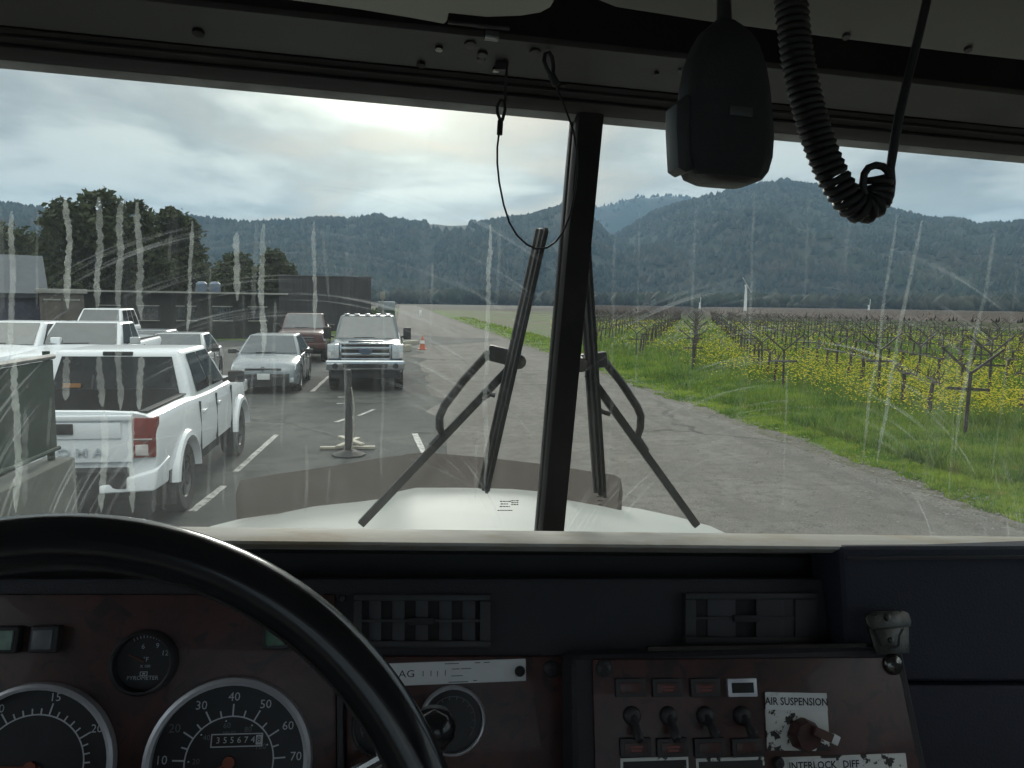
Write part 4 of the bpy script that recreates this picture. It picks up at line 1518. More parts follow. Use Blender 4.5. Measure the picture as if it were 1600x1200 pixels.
# ================================================================== THE TRUCK WE SIT IN
CAB = CABM
DASH = Plane(0.720, -0.25, 0.35)
CONS = Plane(0.650, -0.308, 0.38)
WS = Plane(1.000, -0.302, -0.1434)
CX0, CX1 = -0.95, 1.22


def sl(py, px=890):
    d = cray(px, py)
    return d.z / d.y


def wood_mat(name, c1, c2, c3):
    m = bpy.data.materials.new(name)
    m.use_nodes = True
    t = NT(m.node_tree)
    p = t.new('BsdfPrincipled')
    o = t.new('OutputMaterial')
    t.l.new(p.outputs[0], o.inputs[0])
    c = t.new('TexCoord').outputs['Object']
    n = t.noise(c, 9, 6, 0.62, dist=1.6)
    a = t.mix(t.ramp(n, 0.36, 0.6), c1, c2)
    b = t.mix(t.ramp(t.noise(c, 28, 5, 0.6, dist=2.2), 0.52, 0.68), a, c3)
    t.put(p.inputs['Base Color'], b)
    p.inputs['Roughness'].default_value = 0.42
    p.inputs['Coat Weight'].default_value = 0.15
    return m


M_burl = wood_mat('burl_veneer', (0.044, 0.0165, 0.0155), (0.080, 0.025, 0.022), (0.018, 0.010, 0.011))
M_fascia = mat('charcoal_dash_plastic', (0.030, 0.030, 0.036), 0.7, var=0.12, scale=4, bump=0.25, bscale=500)
M_dashtop = mat('dusty_dash_top', (0.38, 0.37, 0.33), 0.75, col2=(0.50, 0.49, 0.45), scale=5, dirt=(0.33, 0.27, 0.19), dscale=4.5, dlo=0.46, dhi=0.66, stretch=(1, 4, 1))
M_navyd = mat('navy_dash_vinyl', (0.026, 0.029, 0.046), 0.75, var=0.15, scale=5, bump=0.3, bscale=420)
M_trim = mat('dark_trim', (0.035, 0.035, 0.038), 0.5, var=0.15)
M_wheel = mat('steering_wheel_vinyl', (0.013, 0.013, 0.015), 0.22, var=0.15, scale=30, spec=0.5, coat=0.25)
M_header = mat('dark_header_vinyl', (0.012, 0.0105, 0.012), 0.8, var=0.3, scale=4, dirt=(0.024, 0.02, 0.02), dscale=6)
M_ledge = mat('grey_painted_steel', (0.038, 0.039, 0.038), 0.55, var=0.12, scale=3, dirt=(0.028, 0.028, 0.027), dscale=5)
M_seal = mat('grey_rubber_seal', (0.24, 0.25, 0.25), 0.7, var=0.25, scale=12)
M_visor = mat('visor_vinyl', (0.36, 0.365, 0.33), 0.8, var=0.06, scale=3, bump=0.2, bscale=300)
M_lining = mat('cab_lining', (0.30, 0.30, 0.31), 0.9, var=0.15, scale=3)
M_gface = mat('gauge_face', (0.020, 0.022, 0.027), 0.45, var=0.12, scale=40)
M_print = mat('white_print', (0.60, 0.62, 0.66), 0.6, var=0.03)
M_printd = mat('faded_print', (0.17, 0.17, 0.18), 0.6, var=0.06)
M_ink = mat('black_ink', (0.02, 0.02, 0.02), 0.7, var=0.05)
M_needle = mat('needle_orange', (0.22, 0.06, 0.035), 0.5, var=0.05)
M_bezel = mat('brushed_bezel', (0.66, 0.67, 0.72), 0.42, 0.6, var=0.06, scale=30)
M_label = mat('worn_white_label', (0.78, 0.79, 0.77), 0.6, var=0.06, scale=10, dirt=(0.035, 0.03, 0.03), dscale=30, dlo=0.56, dhi=0.585)
M_labelc = mat('white_label', (0.80, 0.82, 0.83), 0.55, var=0.05, scale=20, dirt=(0.5, 0.5, 0.5), dscale=26, dlo=0.6, dhi=0.7)
M_wiper = mat('wiper_black', (0.018, 0.018, 0.019), 0.55, var=0.2, scale=20)
M_wipers = mat('wiper_steel', (0.03, 0.031, 0.033), 0.5, 0.4, var=0.25, scale=15)
M_hood = mat('white_hood_paint', (0.31, 0.32, 0.305), 0.62, var=0.04, scale=2, spec=0.25, dirt=(0.25, 0.258, 0.245), dscale=2.2, dlo=.5, dhi=.8)
M_cable = mat('wire_rope', (0.03, 0.03, 0.031), 0.5, 0.5, var=0.2)
M_steel = mat('bare_steel', (0.16, 0.16, 0.15), 0.22, 0.95, var=0.12, scale=20)
M_mic = mat('mic_plastic', (0.020, 0.020, 0.021), 0.55, var=0.1, scale=8, bump=0.15, bscale=500)
M_cord = mat('coil_cord_rubber', (0.020, 0.019, 0.020), 0.45, var=0.15)
M_greenlamp = mat('green_indicator', (0.20, 0.29, 0.24), 0.3, var=0.2, scale=90)
M_greylamp = mat('grey_indicator', (0.13, 0.135, 0.15), 0.3, var=0.15, scale=90)
M_darkgreen = mat('dark_green_indicator', (0.05, 0.12, 0.075), 0.3, var=0.3, scale=90)
M_lampred = mat('red_legend', (0.22, 0.06, 0.05), 0.5, var=0.2)
M_fog = mat('dried_dust', (0.6, 0.6, 0.55), 0.9, var=0.1)


def xloft(prof, x0=CX0, x1=CX1, n=1):
    mb = MB()
    return mb.loft([[(x0 + (x1 - x0) * i / n, y, z) for y, z in prof] for i in range(n + 1)])


# ---- cab shell: roof, back wall, floor, doors with window openings
cab_t = thing('truck_cab', 'dark grey cab shell with header beam, seals and centre pillar round the windshield', 'truck cab', (0.2, 0, -1.3), CAB)
part('roof_panel', MB().box(((CX0 + CX1) / 2, -.05, .50), (CX1 - CX0, 1.75, .04)), M_lining, cab_t)
part('back_wall', MB().box(((CX0 + CX1) / 2, -.93, -.78), (CX1 - CX0, .04, 1.08)).box(((CX0 + CX1) / 2, -.93, .42), (CX1 - CX0, .04, .16)).box((CX0 + .22, -.93, .05), (.44, .04, .58)).box((CX1 - .22, -.93, .05), (.44, .04, .58)), M_lining, cab_t)
part('cab_floor', MB().box(((CX0 + CX1) / 2, 0, -1.32), (CX1 - CX0, 1.9, .04)), M_lining, cab_t)
for x in (CX0, CX1):
    part('side_wall', MB().box((x, .02, -.78), (.05, 1.96, 1.04)).box((x, .0, .37), (.05, 1.9, .24)).box((x, -.72, -.01), (.05, .46, .52)).box((x, .89, -.01), (.05, .22, .52)), M_lining, cab_t)
part('firewall', MB().box(((CX0 + CX1) / 2, 1.06, -.85), (CX1 - CX0, .04, .95)), M_lining, cab_t)

zg = 0.241 * 0.925
hp_ = [(.945, zg - .004), (.918, sl(190) * .918), (.912, sl(178) * .912), (.93, sl(178) * .93)]
part('window_seal', xloft([(.95, sl(186) * .95), (.922, sl(190) * .922), (.908, sl(177) * .908), (.95, sl(170) * .95)]), M_seal, cab_t, bevel=.003)
A1 = (.905, sl(177) * .905)
A2 = (.872, sl(156) * .872)
A3 = (.852, sl(131) * .852)
part('header_beam', xloft([A1, (.888, sl(168) * .888), A2, A3, (.90, A3[1] + .05), (.96, A3[1] + .05), (.96, sl(168) * .96)]), M_header, cab_t, bevel=.006)
A4 = (.792, sl(73) * .792)
part('header_ledge', xloft([(A3[0] - .001, A3[1] + .001), (.83, sl(108) * .83), A4, (A4[0] - .002, A4[1] + .006), (.84, A4[1] + .01), (A3[0] + .03, A3[1] + .03)]), M_ledge, cab_t, bevel=.002)
part('header_slot', xloft([(.80, A4[1] + .008), (.83, A4[1] + .08), (.83, .49), (.90, .49), (.90, A4[1] + .02)]), M_header, cab_t)
# weld seams along the beam
for k in range(2):
    yy, pyb = ((.8735, 158), (.862, 143))[k]
    mb = MB()
    pts = [(CX0 + .2 + .1 * i, yy - .002, sl(pyb + 1.2 * mnoise.noise((i * .7, k, 0))) * yy) for i in range(18)]
    part('weld_seam', mb.tube(pts, .0022, 6), M_header, cab_t)
pb, pt_ = WS.pt(855, 862), WS.pt(917, 178)
dirp = (pt_ - pb).normalized()
cpl = MB()
cpl.bar(pb + Vector((0, -.012, 0)), pt_ + Vector((0, -.012, 0)), .0315, .03, (0, 1, 0))
part('centre_pillar', cpl, M_header, cab_t, bevel=.006)
part('pillar_rubber', MB().bar(pb + Vector((0, .012, 0)), pt_ + Vector((0, .012, 0)), .035, .014, (0, 1, 0)), M_trim, cab_t, bevel=.003)


# ---- windshield glass with road film and wiper marks
def glass_mat(name, pivot, side):
    m = bpy.data.materials.new(name)
    m.use_nodes = True
    t = NT(m.node_tree)
    o = t.new('OutputMaterial')
    c = t.new('TexCoord').outputs['Object']
    sp = t.new('SeparateXYZ')
    t.put(sp.inputs[0], c)
    x, y = sp.outputs[0], sp.outputs[1]
    # polar coordinates round the wiper spindle
    dx, dy = t.math('SUBTRACT', x, pivot[0]), t.math('SUBTRACT', y, pivot[1])
    r = t.math('SQRT', t.math('ADD', t.math('MULTIPLY', dx, dx), t.math('MULTIPLY', dy, dy)))
    an = t.math('ARCTAN2', dx, dy)
    pc = t.new('CombineXYZ')
    t.put(pc.inputs[0], t.math('MULTIPLY', r, 230.0))
    t.put(pc.inputs[1], t.math('MULTIPLY', an, 1.4))
    arcs = t.ramp(t.noise(pc.outputs[0], 1.0, 4, 0.6), 0.52, 0.74)
    pc2 = t.new('CombineXYZ')
    t.put(pc2.inputs[0], t.math('MULTIPLY', r, 9.0))
    t.put(pc2.inputs[1], t.math('MULTIPLY', an, 1.5))
    patch = t.ramp(t.noise(pc2.outputs[0], 1.0, 3, 0.5), 0.42, 0.60)
    swept = t.math('MULTIPLY', t.ramp(r, 0.22, 0.27), t.math('SUBTRACT', 1.0, t.ramp(r, 0.53, 0.57)))
    arcf = t.math('MULTIPLY', t.math('MULTIPLY', arcs, patch), swept)
    # run-down film
    vst = t.noise(t.scale(c, (34, 1.3, 1)), 1.0, 5, 0.6)
    drip = t.ramp(vst, 0.50, 0.72)
    film = t.ramp(t.noise(t.scale(c, (2.2, 3.2, 1)), 1.0, 4, 0.6), 0.3, 0.75)
    lowm = t.math('SUBTRACT', 1.0, t.ramp(y, 0.02, 0.30))
    spk = t.ramp(t.noise(c, 420, 1, 0.4), 0.735, 0.77)
    fac = t.math('ADD', 0.010 if side > 0 else 0.014, t.math('MULTIPLY', film, 0.012 if side > 0 else .014))
    fac = t.math('ADD', fac, t.math('MULTIPLY', drip, 0.024 if side > 0 else 0.026))
    fac = t.math('ADD', fac, t.math('MULTIPLY', t.math('MULTIPLY', lowm, film), 0.022 if side > 0 else 0.032))
    fac = t.math('ADD', fac, t.math('MULTIPLY', arcf, 0.20))
    fac = t.math('ADD', fac, t.math('MULTIPLY', spk, 0.14))
    tr = t.new('BsdfTransparent')
    tr.inputs[0].default_value = (0.925, 0.94, 0.92, 1)
    tl = t.new('BsdfTranslucent')
    tl.inputs[0].default_value = (0.74, 0.79, 0.79, 1)
    ms = t.new('MixShader')
    t.put(ms.inputs[0], fac)
    t.l.new(tr.outputs[0], ms.inputs[1])
    t.l.new(tl.outputs[0], ms.inputs[2])
    gl_ = t.new('BsdfGlossy')
    gl_.inputs['Roughness'].default_value = 0.04
    ms2 = t.new('MixShader')
    ms2.inputs[0].default_value = 0.025
    t.l.new(ms.outputs[0], ms2.inputs[1])
    t.l.new(gl_.outputs[0], ms2.inputs[2])
    t.l.new(ms2.outputs[0], o.inputs[0])
    return m


WSF = WS.fr(855, 831)
WSI = WSF.inverted()


def wl(px, py, off=0.0):
    """point on the glass in the glass's own coordinates"""
    q = WSI @ WS.pt(px, py)
    return Vector((q.x, q.y, off))


def streak_mat(name, lo, hi):
    m = bpy.data.materials.new(name)
    m.use_nodes = True
    t = NT(m.node_tree)
    o = t.new('OutputMaterial')
    a_, b_, m_ = t.new('BsdfTransparent'), t.new('BsdfTranslucent'), t.new('MixShader')
    b_.inputs[0].default_value = (0.66, 0.70, 0.68, 1)
    c = t.new('TexCoord').outputs['Object']
    t.put(m_.inputs[0], t.math('ADD', lo, t.math('MULTIPLY', t.math('MULTIPLY', t.ramp(t.noise(c, 60, 4, .6), .25, .7), t.ramp(t.noise(c, 7, 3, .5), .3, .62)), hi - lo)))
    t.l.new(a_.outputs[0], m_.inputs[1])
    t.l.new(b_.outputs[0], m_.inputs[2])
    t.l.new(m_.outputs[0], o.inputs[0])
    return m


M_streak = streak_mat('dried_water_streak', 0.12, 0.34)
M_faint = streak_mat('faint_water_streak', 0.03, 0.11)

gl_t = {}
for nm, lab, x0, x1, piv, sd in (('windshield', 'left windshield pane streaked with dried water runs', -1.18, -.012, (480, 930), -1),
                                 ('windshield', 'right windshield pane with wiper arcs and few streaks', .012, 1.06, (1190, 955), 1)):
    g = thing(nm, lab, 'windshield', (0, 0, 0), CAB @ WSF)
    pv = wl(*piv)
    part('glass', MB().add([(x0, -.10, 0), (x1, -.10, 0), (x1, .56, 0), (x0, .56, 0)], [(0, 1, 2, 3)]), glass_mat('dirty_glass_' + ('left' if sd < 0 else 'right'), (pv.x, pv.y), sd), g, recalc=False, smooth=0)
    gl_t[sd] = g


def streak(mb, px0, py0, px1, py1, wpx, jag=0.35, sd=0):
    n = max(6, int(abs(py1 - py0) / 4))
    k = len(mb.v)
    vs, fs = [], []
    r = random.Random(int(px0 * 7 + py0 + sd))
    for i in range(n + 1):
        f = i / n
        px = px0 + (px1 - px0) * f + wpx * .75 * mnoise.noise((px0 * .37, (py0 + (py1 - py0) * f) * .012, sd))
        py = py0 + (py1 - py0) * f
        wdt = wpx / 2 * (min(1, f * 6 + .35)) * (min(1, (1 - f) * 6 + .2))
        a = wl(px - wdt * (1 + r.uniform(-jag, jag)), py, .0015)
        b = wl(px + wdt * (1 + r.uniform(-jag, jag)), py, .0015)
        vs += [a, b]
        if i:
            fs.append((2 * i - 2, 2 * i - 1, 2 * i + 1, 2 * i))
    mb.add(vs, fs)


LEFT_ST = [(4, 322, 2, 500, 9), (17, 330, 20, 560, 9), (101, 308, 108, 482, 10), (157, 308, 151, 485, 10), (189, 312, 188, 490, 10), (213, 316, 222, 500, 10),
           (300, 345, 294, 520, 6), (371, 362, 367, 470, 9), (401, 350, 398, 500, 8), (413, 350, 409, 560, 9), (492, 345, 492, 520, 6), (504, 348, 512, 465, 5),
           (266, 365, 264, 410, 5), (108, 556, 100, 625, 10), (154, 556, 162, 635, 10), (188, 490, 187, 640, 9), (222, 555, 220, 640, 9),
           (24, 560, 30, 800, 11), (42, 640, 34, 790, 9), (165, 640, 160, 800, 10), (207, 640, 205, 800, 9), (245, 735, 238, 800, 8), (290, 600, 285, 740, 6), (370, 590, 368, 770, 7),
           (395, 580, 392, 640, 5), (430, 470, 428, 640, 5), (480, 690, 478, 800, 5), (515, 720, 512, 790, 4), (765, 350, 757, 760, 7), (782, 355, 775, 480, 5), (745, 690, 742, 780, 5),
           (60, 330, 58, 480, 4), (330, 420, 328, 640, 4), (355, 600, 350, 790, 4), (445, 560, 440, 700, 4), (540, 520, 538, 700, 4), (600, 470, 596, 760, 4), (675, 400, 672, 640, 4),
           (120, 690, 118, 800, 6), (260, 700, 255, 800, 5), (330, 690, 325, 790, 5), (80, 620, 76, 700, 5)]
RIGHT_ST = [(1400, 335, 1345, 720, 5), (1437, 345, 1368, 725, 6), (1555, 358, 1488, 705, 6), (1262, 300, 1258, 480, 4), (1180, 300, 1168, 560, 4), (960, 360, 950, 760, 5), (1000, 330, 992, 640, 3),
            (1330, 310, 1318, 430, 4), (1085, 330, 1075, 700, 3), (1590, 420, 1550, 740, 4), (1500, 500, 1480, 790, 3), (1230, 560, 1222, 800, 3)]
STRONG = {101, 157, 189, 213, 300, 371, 413, 17, 188, 24, 165, 207, 492, 765, 1437, 1555, 1400, 108, 154, 222}
ml, mlf, mr_, mrf = MB(), MB(), MB(), MB()
for i, s in enumerate(LEFT_ST):
    streak(ml if s[0] in STRONG else mlf, *s, sd=i)
for i, s in enumerate(RIGHT_ST):
    streak(mr_ if s[0] in STRONG else mrf, *s, jag=.15, sd=50 + i)


def scratch(mb, pts, wpx):
    vs, fs = [], []
    P = [np.array(p, float) for p in pts]
    out = []
    for i in range(len(P) - 1):
        a, b = P[max(i - 1, 0)], P[min(i + 2, len(P) - 1)]
        for k in range(8):
            t = k / 8
            out.append(.5 * ((2 * P[i]) + (P[i + 1] - a) * t + (2 * a - 5 * P[i] + 4 * P[i + 1] - b) * t * t + (3 * P[i] - a - 3 * P[i + 1] + b) * t ** 3))
    for i, p in enumerate(out):
        ww = wpx / 2 * random.uniform(.6, 1.2)
        vs += [wl(p[0], p[1] - ww, .002), wl(p[0], p[1] + ww, .002)]
        if i:
            fs.append((2 * i - 2, 2 * i - 1, 2 * i + 1, 2 * i))
    mb.add(vs, fs)


cr = MB()
scratch(cr, [(-20, 738), (60, 718), (150, 700), (250, 684), (330, 668), (400, 658)], 2.2)
scratch(cr, [(380, 657), (460, 664), (540, 682), (620, 708), (690, 735), (742, 762)], 2.0)
part('water_streaks', ml, M_streak, gl_t[-1], recalc=False, smooth=0)['kind'] = 'stuff'
part('water_streaks', mr_, streak_mat('pale_water_streak', 0.07, 0.17), gl_t[1], recalc=False, smooth=0)['kind'] = 'stuff'
part('faint_streaks', mlf, M_faint, gl_t[-1], recalc=False, smooth=0)['kind'] = 'stuff'
part('faint_streaks', mrf, M_faint, gl_t[1], recalc=False, smooth=0)['kind'] = 'stuff'
part('scratch_line', cr, M_faint, gl_t[-1], recalc=False, smooth=0)
# tiny etched maker's marks low on the glass, too small to read
def etched(cx, cy_, lines, g, ang):
    mb = MB()
    for k, (w_, dy) in enumerate(lines):
        x = cx - w_ / 2
        while x < cx + w_ / 2:
            q = random.uniform(1.5, 4)
            a, b = wl(x, cy_ + dy - .8, .003), wl(x + q, cy_ + dy + .8, .003)
            mb.add([(a.x, a.y, .003), (b.x, a.y, .003), (b.x, b.y, .003), (a.x, b.y, .003)], [(0, 1, 2, 3)])
            x += q + 1.2
    part('etched_mark', mb, M_ledge, g, recalc=False, smooth=0)


etched(788, 790, [(14, -8), (12, -4), (15, 0), (22, 6)], gl_t[-1], 0)
etched(803, 783, [(9, -2), (9, 1), (9, 4)], gl_t[-1], 0)
etched(937, 775, [(10, -12), (8, -6), (10, 0), (8, 6), (6, 12)], gl_t[1], 0)

# ---- wipers outside the glass
def wpt(px, py, off=-.035):
    return WS.pt(px, py, off)


def wiper(label, blade, arm, rod, bracket, knob, spring):
    b = wpt(*blade[1])
    t = thing('windshield_wiper', label, 'wiper', b, CAB, 'wipers on the windshield')
    B0, B1 = wpt(*blade[0]), wpt(*blade[1])
    bl = part('blade', MB().bar(B0, B1, .0115, .022, (0, 1, 0)), M_wiper, t, bevel=.002)
    part('rubber_edge', MB().bar(B0 + Vector((0, -.016, 0)), B1 + Vector((0, -.016, 0)), .004, .014, (0, 1, 0)), M_rubber, bl)
    part('blade_spine', MB().bar(B0 + Vector((-.0072, .006, 0)), B1 + Vector((-.0072, .006, 0)), .004, .008, (0, 1, 0)), M_wipers, bl)
    part('arm', MB().bar(wpt(*arm[0], -.058), wpt(*arm[1], -.058), .0112, .010, (0, 1, 0)), M_wipers, t, bevel=.002)
    part('parallel_rod', MB().tube([wpt(*p, -.060) for p in rod], .0056, 8), M_wiper, t)
    part('bracket', MB().bar(wpt(*bracket[0], -.062), wpt(*bracket[1], -.055), .022, .012, (0, 1, 0)), M_wipers, t, bevel=.004)
    part('pivot_knob', MB(CABM.inverted() @ CABM).tube([wpt(*knob, -.075), wpt(*knob, -.035)], .010, 10), M_steel, t)
    part('spring_clip', MB().tube([wpt(*p, -.05) for p in spring], .0035, 6), M_wiper, t)


wiper('left wiper with blade leaning right against the centre pillar', ((857, 360), (762, 779)), ((815, 580), (560, 848)), [(772, 566), (730, 612), (698, 654), (690, 672), (690, 690), (694, 702), (676, 722)],
      ((770, 566), (818, 576)), (817, 575), [(760, 640), (772, 632), (780, 634)])
wiper('right wiper with blade standing nearly upright beside the pillar', ((923, 373), (949, 786)), ((934, 600), (1112, 848)), [(960, 577), (990, 615), (1016, 655), (1022, 670), (1021, 690), (1016, 706), (1030, 728)],
      ((918, 583), (966, 575)), (918, 580), [(944, 650), (955, 660), (968, 664)])

# ---- hood with raised centre and smoked bug deflector
HY = 2.10
far_edge = [(300, 838), (330, 822), (395, 806), (450, 797), (500, 790), (560, 784), (606, 778), (622, 768), (650, 762), (720, 762), (800, 764), (866, 770), (884, 780), (940, 786), (1000, 795), (1060, 808), (1110, 822), (1145, 838)]
ring0 = [cy(px, py, HY) for px, py in far_edge]
rows = []
for k, (yy, dz, sx) in enumerate([(2.34, -.42, .90), (2.28, -.22, .93), (2.20, -.075, .97), (2.15, -.02, .99), (2.10, 0.0, 1.0), (1.95, .006, 1.01), (1.7, .014, 1.03), (1.4, .02, 1.05), (1.1, .022, 1.06)]):
    rows.append([Vector((.20 + (p.x - .20) * sx, yy, p.z + dz)) for p in ring0])
hb = MB()
hb.loft(rows, closed=False)
hood_t = thing('truck_hood', 'white truck hood with raised centre beyond the windshield', 'hood', (.2, 1.7, ring0[0].z - .1), CAB)
hd = part('hood_panel', hb, M_hood, hood_t, smooth=50)
md = hd.modifiers.new('thick', 'SOLIDIFY')
md.thickness = .012
for sg, xs in ((-1, ring0[0].x), (1, ring0[-1].x)):
    part('fender_side', MB().hexa([(xs - .01, 1.0, -1.2), (xs + .01, 1.0, -1.2), (xs + .01, 2.2, -1.2), (xs - .01, 2.2, -1.2), (xs - .01, 1.0, ring0[0].z), (xs + .01, 1.0, ring0[0].z), (xs + .01, 2.12, ring0[0].z), (xs - .01, 2.12, ring0[0].z)]), M_hood, hood_t)
# stuck leaf on the hood
q = cy(716, 806, 1.80)
solo('fallen_leaf', MB(CABM).add([(q.x - .012, q.y - .012, q.z + .003), (q.x + .008, q.y - .02, q.z + .001), (q.x + .016, q.y + .006, q.z + .004), (q.x + .002, q.y + .022, q.z + .003), (q.x - .018, q.y + .010, q.z + .003)], [(0, 1, 2, 3, 4)]),
     mat('dry_leaf', (0.20, 0.19, 0.17), .8, var=.2), 'small grey dead leaf stuck on the white hood', 'leaf', smooth=0)

M_smoke = bpy.data.materials.new('smoked_acrylic')
M_smoke.use_nodes = True
_t = NT(M_smoke.node_tree)
_o = _t.new('OutputMaterial')
_p, _a, _m = _t.new('BsdfPrincipled'), _t.new('BsdfTransparent'), _t.new('MixShader')
_t.put(_p.inputs['Base Color'], _t.mix(_t.noise(_t.new('TexCoord').outputs['Object'], 6, 5), (0.045, 0.036, 0.030), (0.085, 0.070, 0.060)))
_p.inputs['Roughness'].default_value = 0.45
_a.inputs[0].default_value = (0.62, 0.52, 0.46, 1)
_m.inputs[0].default_value = 0.62
_t.l.new(_a.outputs[0], _m.inputs[1])
_t.l.new(_p.outputs[0], _m.inputs[2])
_t.l.new(_m.outputs[0], _o.inputs[0])
top_e = [(368, 772), (376, 750), (430, 741), (500, 731), (580, 718), (640, 709), (660, 707), (690, 709), (760, 715), (840, 724), (900, 733), (960, 742), (970, 748), (973, 768)]
bot_e = [(370, 812), (380, 810), (430, 803), (500, 795), (580, 787), (625, 775), (650, 769), (690, 769), (760, 770), (840, 776), (890, 788), (950, 794), (964, 796), (971, 800)]
dfm = MB()
n = len(top_e)
vs = []
for j, (e, yy) in enumerate(((bot_e, 2.13), (top_e, 2.20))):
    for th in (0, .006):
        vs += [cy(px, py, yy + th - .10 * abs((px - 670) / 300) ** 2.2) for px, py in e]
fs = []
for i in range(n - 1):
    fs += [(i, i + 1, 2 * n + i + 1, 2 * n + i), (n + i + 1, n + i, 3 * n + i, 3 * n + i + 1), (2 * n + i, 2 * n + i + 1, 3 * n + i + 1, 3 * n + i), (i + 1, i, n + i, n + i + 1)]
fs += [(0, 2 * n, 3 * n, n), (n - 1, 2 * n - 1, 4 * n - 1, 3 * n - 1)]
dfm.add(vs, fs)
part('bug_deflector', dfm, M_smoke, hood_t, smooth=40)

# ---- dashboard
dash = thing('dashboard', 'dark truck dashboard with burl wood panels, gauges and vents', 'dashboard', (.1, .75, -.9), CAB)
lipz = {}
P_ = [(.690, sl(855.5, 1000) * .690), (.6905, sl(851, 1000) * .6905), (.700, sl(846, 1000) * .700), (.735, sl(838, 1000) * .735), (.790, sl(831.5, 1000) * .790)]
zD = P_[-1][1]
part('dash_top', xloft(P_ + [(.83, zD - .018), (1.03, zD - .10), (1.03, -.42), (.78, -.42), (.776, -.2515), (.70, P_[0][1] - .007)]), M_dashtop, dash, smooth=40)


def slab(plane, quad, o0, o1, corner=0):
    mb = MB()
    pts = [plane.pt(px, py) for px, py in quad]
    mb.hexa([p + plane.n * o0 for p in pts] + [p + plane.n * o1 for p in pts])
    return mb


part('fascia', slab(DASH, [(-200, 1320), (1330, 1320), (1318, 903), (-160, 903)], -.05, 0), M_fascia, dash, bevel=.006)
part('recess_back', MB().box((.1, .768, -.335), (2.1, .012, .160)), M_trim, dash)
part('instrument_panel', slab(DASH, [(-160, 1320), (529, 1320), (524, 928), (-140, 928)], -.002, .006), M_burl, dash, bevel=.003)
part('panel_edge', slab(DASH, [(529, 1320), (540, 1320), (536, 1000), (526, 1000)], .001, .010), M_trim, dash, bevel=.002)
part('centre_panel', slab(DASH, [(542, 1320), (893, 1320), (884, 1024), (540, 1024)], -.002, .006), M_burl, dash, bevel=.003)
part('panel_edge', slab(DASH, [(893, 1320), (903, 1320), (890, 1020), (880, 1020)], .001, .010), M_trim, dash, bevel=.002)

# right-hand console
part('console_body', slab(CONS, [(898, 1330), (1480, 1330), (1412, 1007), (893, 1024)], -.09, 0), M_fascia, dash, bevel=.010, seg=3)
part('console_panel', slab(CONS, [(932, 1330), (1462, 1330), (1398, 1026), (924, 1030)], -.002, .003), M_burl, dash, bevel=.002)
e0, e1 = CONS.pt(1010, 1013, .002), CONS.pt(1405, 1006, .002)
part('console_edge', MB().bar(e0, e1, .003, .004), M_steel, dash)
# glove box wall on the right
GB = Plane(0.680, -0.25, 0.20)
part('glovebox_lid', slab(GB, [(1325, 1066), (1760, 1066), (1760, 853), (1313, 853)], -.06, 0), M_navyd, dash, bevel=.008, seg=3)
part('lower_dash', slab(GB, [(1330, 1330), (1760, 1330), (1760, 1072), (1326, 1072)], -.06, 0), M_navyd, dash, bevel=.006, seg=3)
part('lid_edge', MB().bar(GB.pt(1322, 872, .002), GB.pt(1760, 868, .002), .004, .003), M_trim, dash)


def lathe_part(name, fr, prof, m, parent, n=40):
    return part(name, MB(fr).lathe(prof, n), m, parent, smooth=45)


def txt(s, fr, sc, x, y, size, m, parent, squeeze=1.0, wt=0.0, rot=0.0):
    M_ = fr @ Matrix.Translation((x * sc, -y * sc, 0)) @ Matrix.Rotation(rot, 4, 'Z')
    return part('lettering', text_mb(s, size * sc * 1.35, M_, 0, squeeze=squeeze, wt=wt * sc), m, parent, recalc=False, smooth=0)


def gauge(px, py, r, bez, mface=M_gface, mb_=M_bezel, depth=.012, chrome_w=None, plane=DASH):
    sc = plane.s(px, py)
    fr = plane.fr(px, py, .006)
    g = part('gauge', MB(fr).lathe([((r - bez) * sc, .0004), ((r - bez) * sc, depth * .9), ((r - bez * .5) * sc, depth), (r * sc, depth * .85), ((r + 1.5) * sc, .001)], 56, closed=True), mb_, dash, smooth=40)
    f = plane.fr(px, py, .0072)
    part('dial', MB(f).disc((r - bez + 1) * sc, 0, .0006, 48), mface, g, smooth=0)
    return g, plane.fr(px, py, .0086), sc


def ticks(fr, sc, lst, wd):
    """list of (angle, r0, r1) measured clockwise from the top"""
    mb = MB(fr)
    for a, r0, r1 in lst:
        mb.box((0, (r0 + r1) / 2 * sc, 0), (wd * sc, (r1 - r0) * sc, .0003), Matrix.Rotation(-a, 4, 'Z'))
    return mb


def arc(fr, sc, r, wd, a0, a1, n=40):
    mb = MB(fr)
    return mb.lathe([((r - wd / 2) * sc, 0), ((r + wd / 2) * sc, 0), ((r + wd / 2) * sc, .0003), ((r - wd / 2) * sc, .0003)], n, None, pi / 2 - a1, pi / 2 - a0)


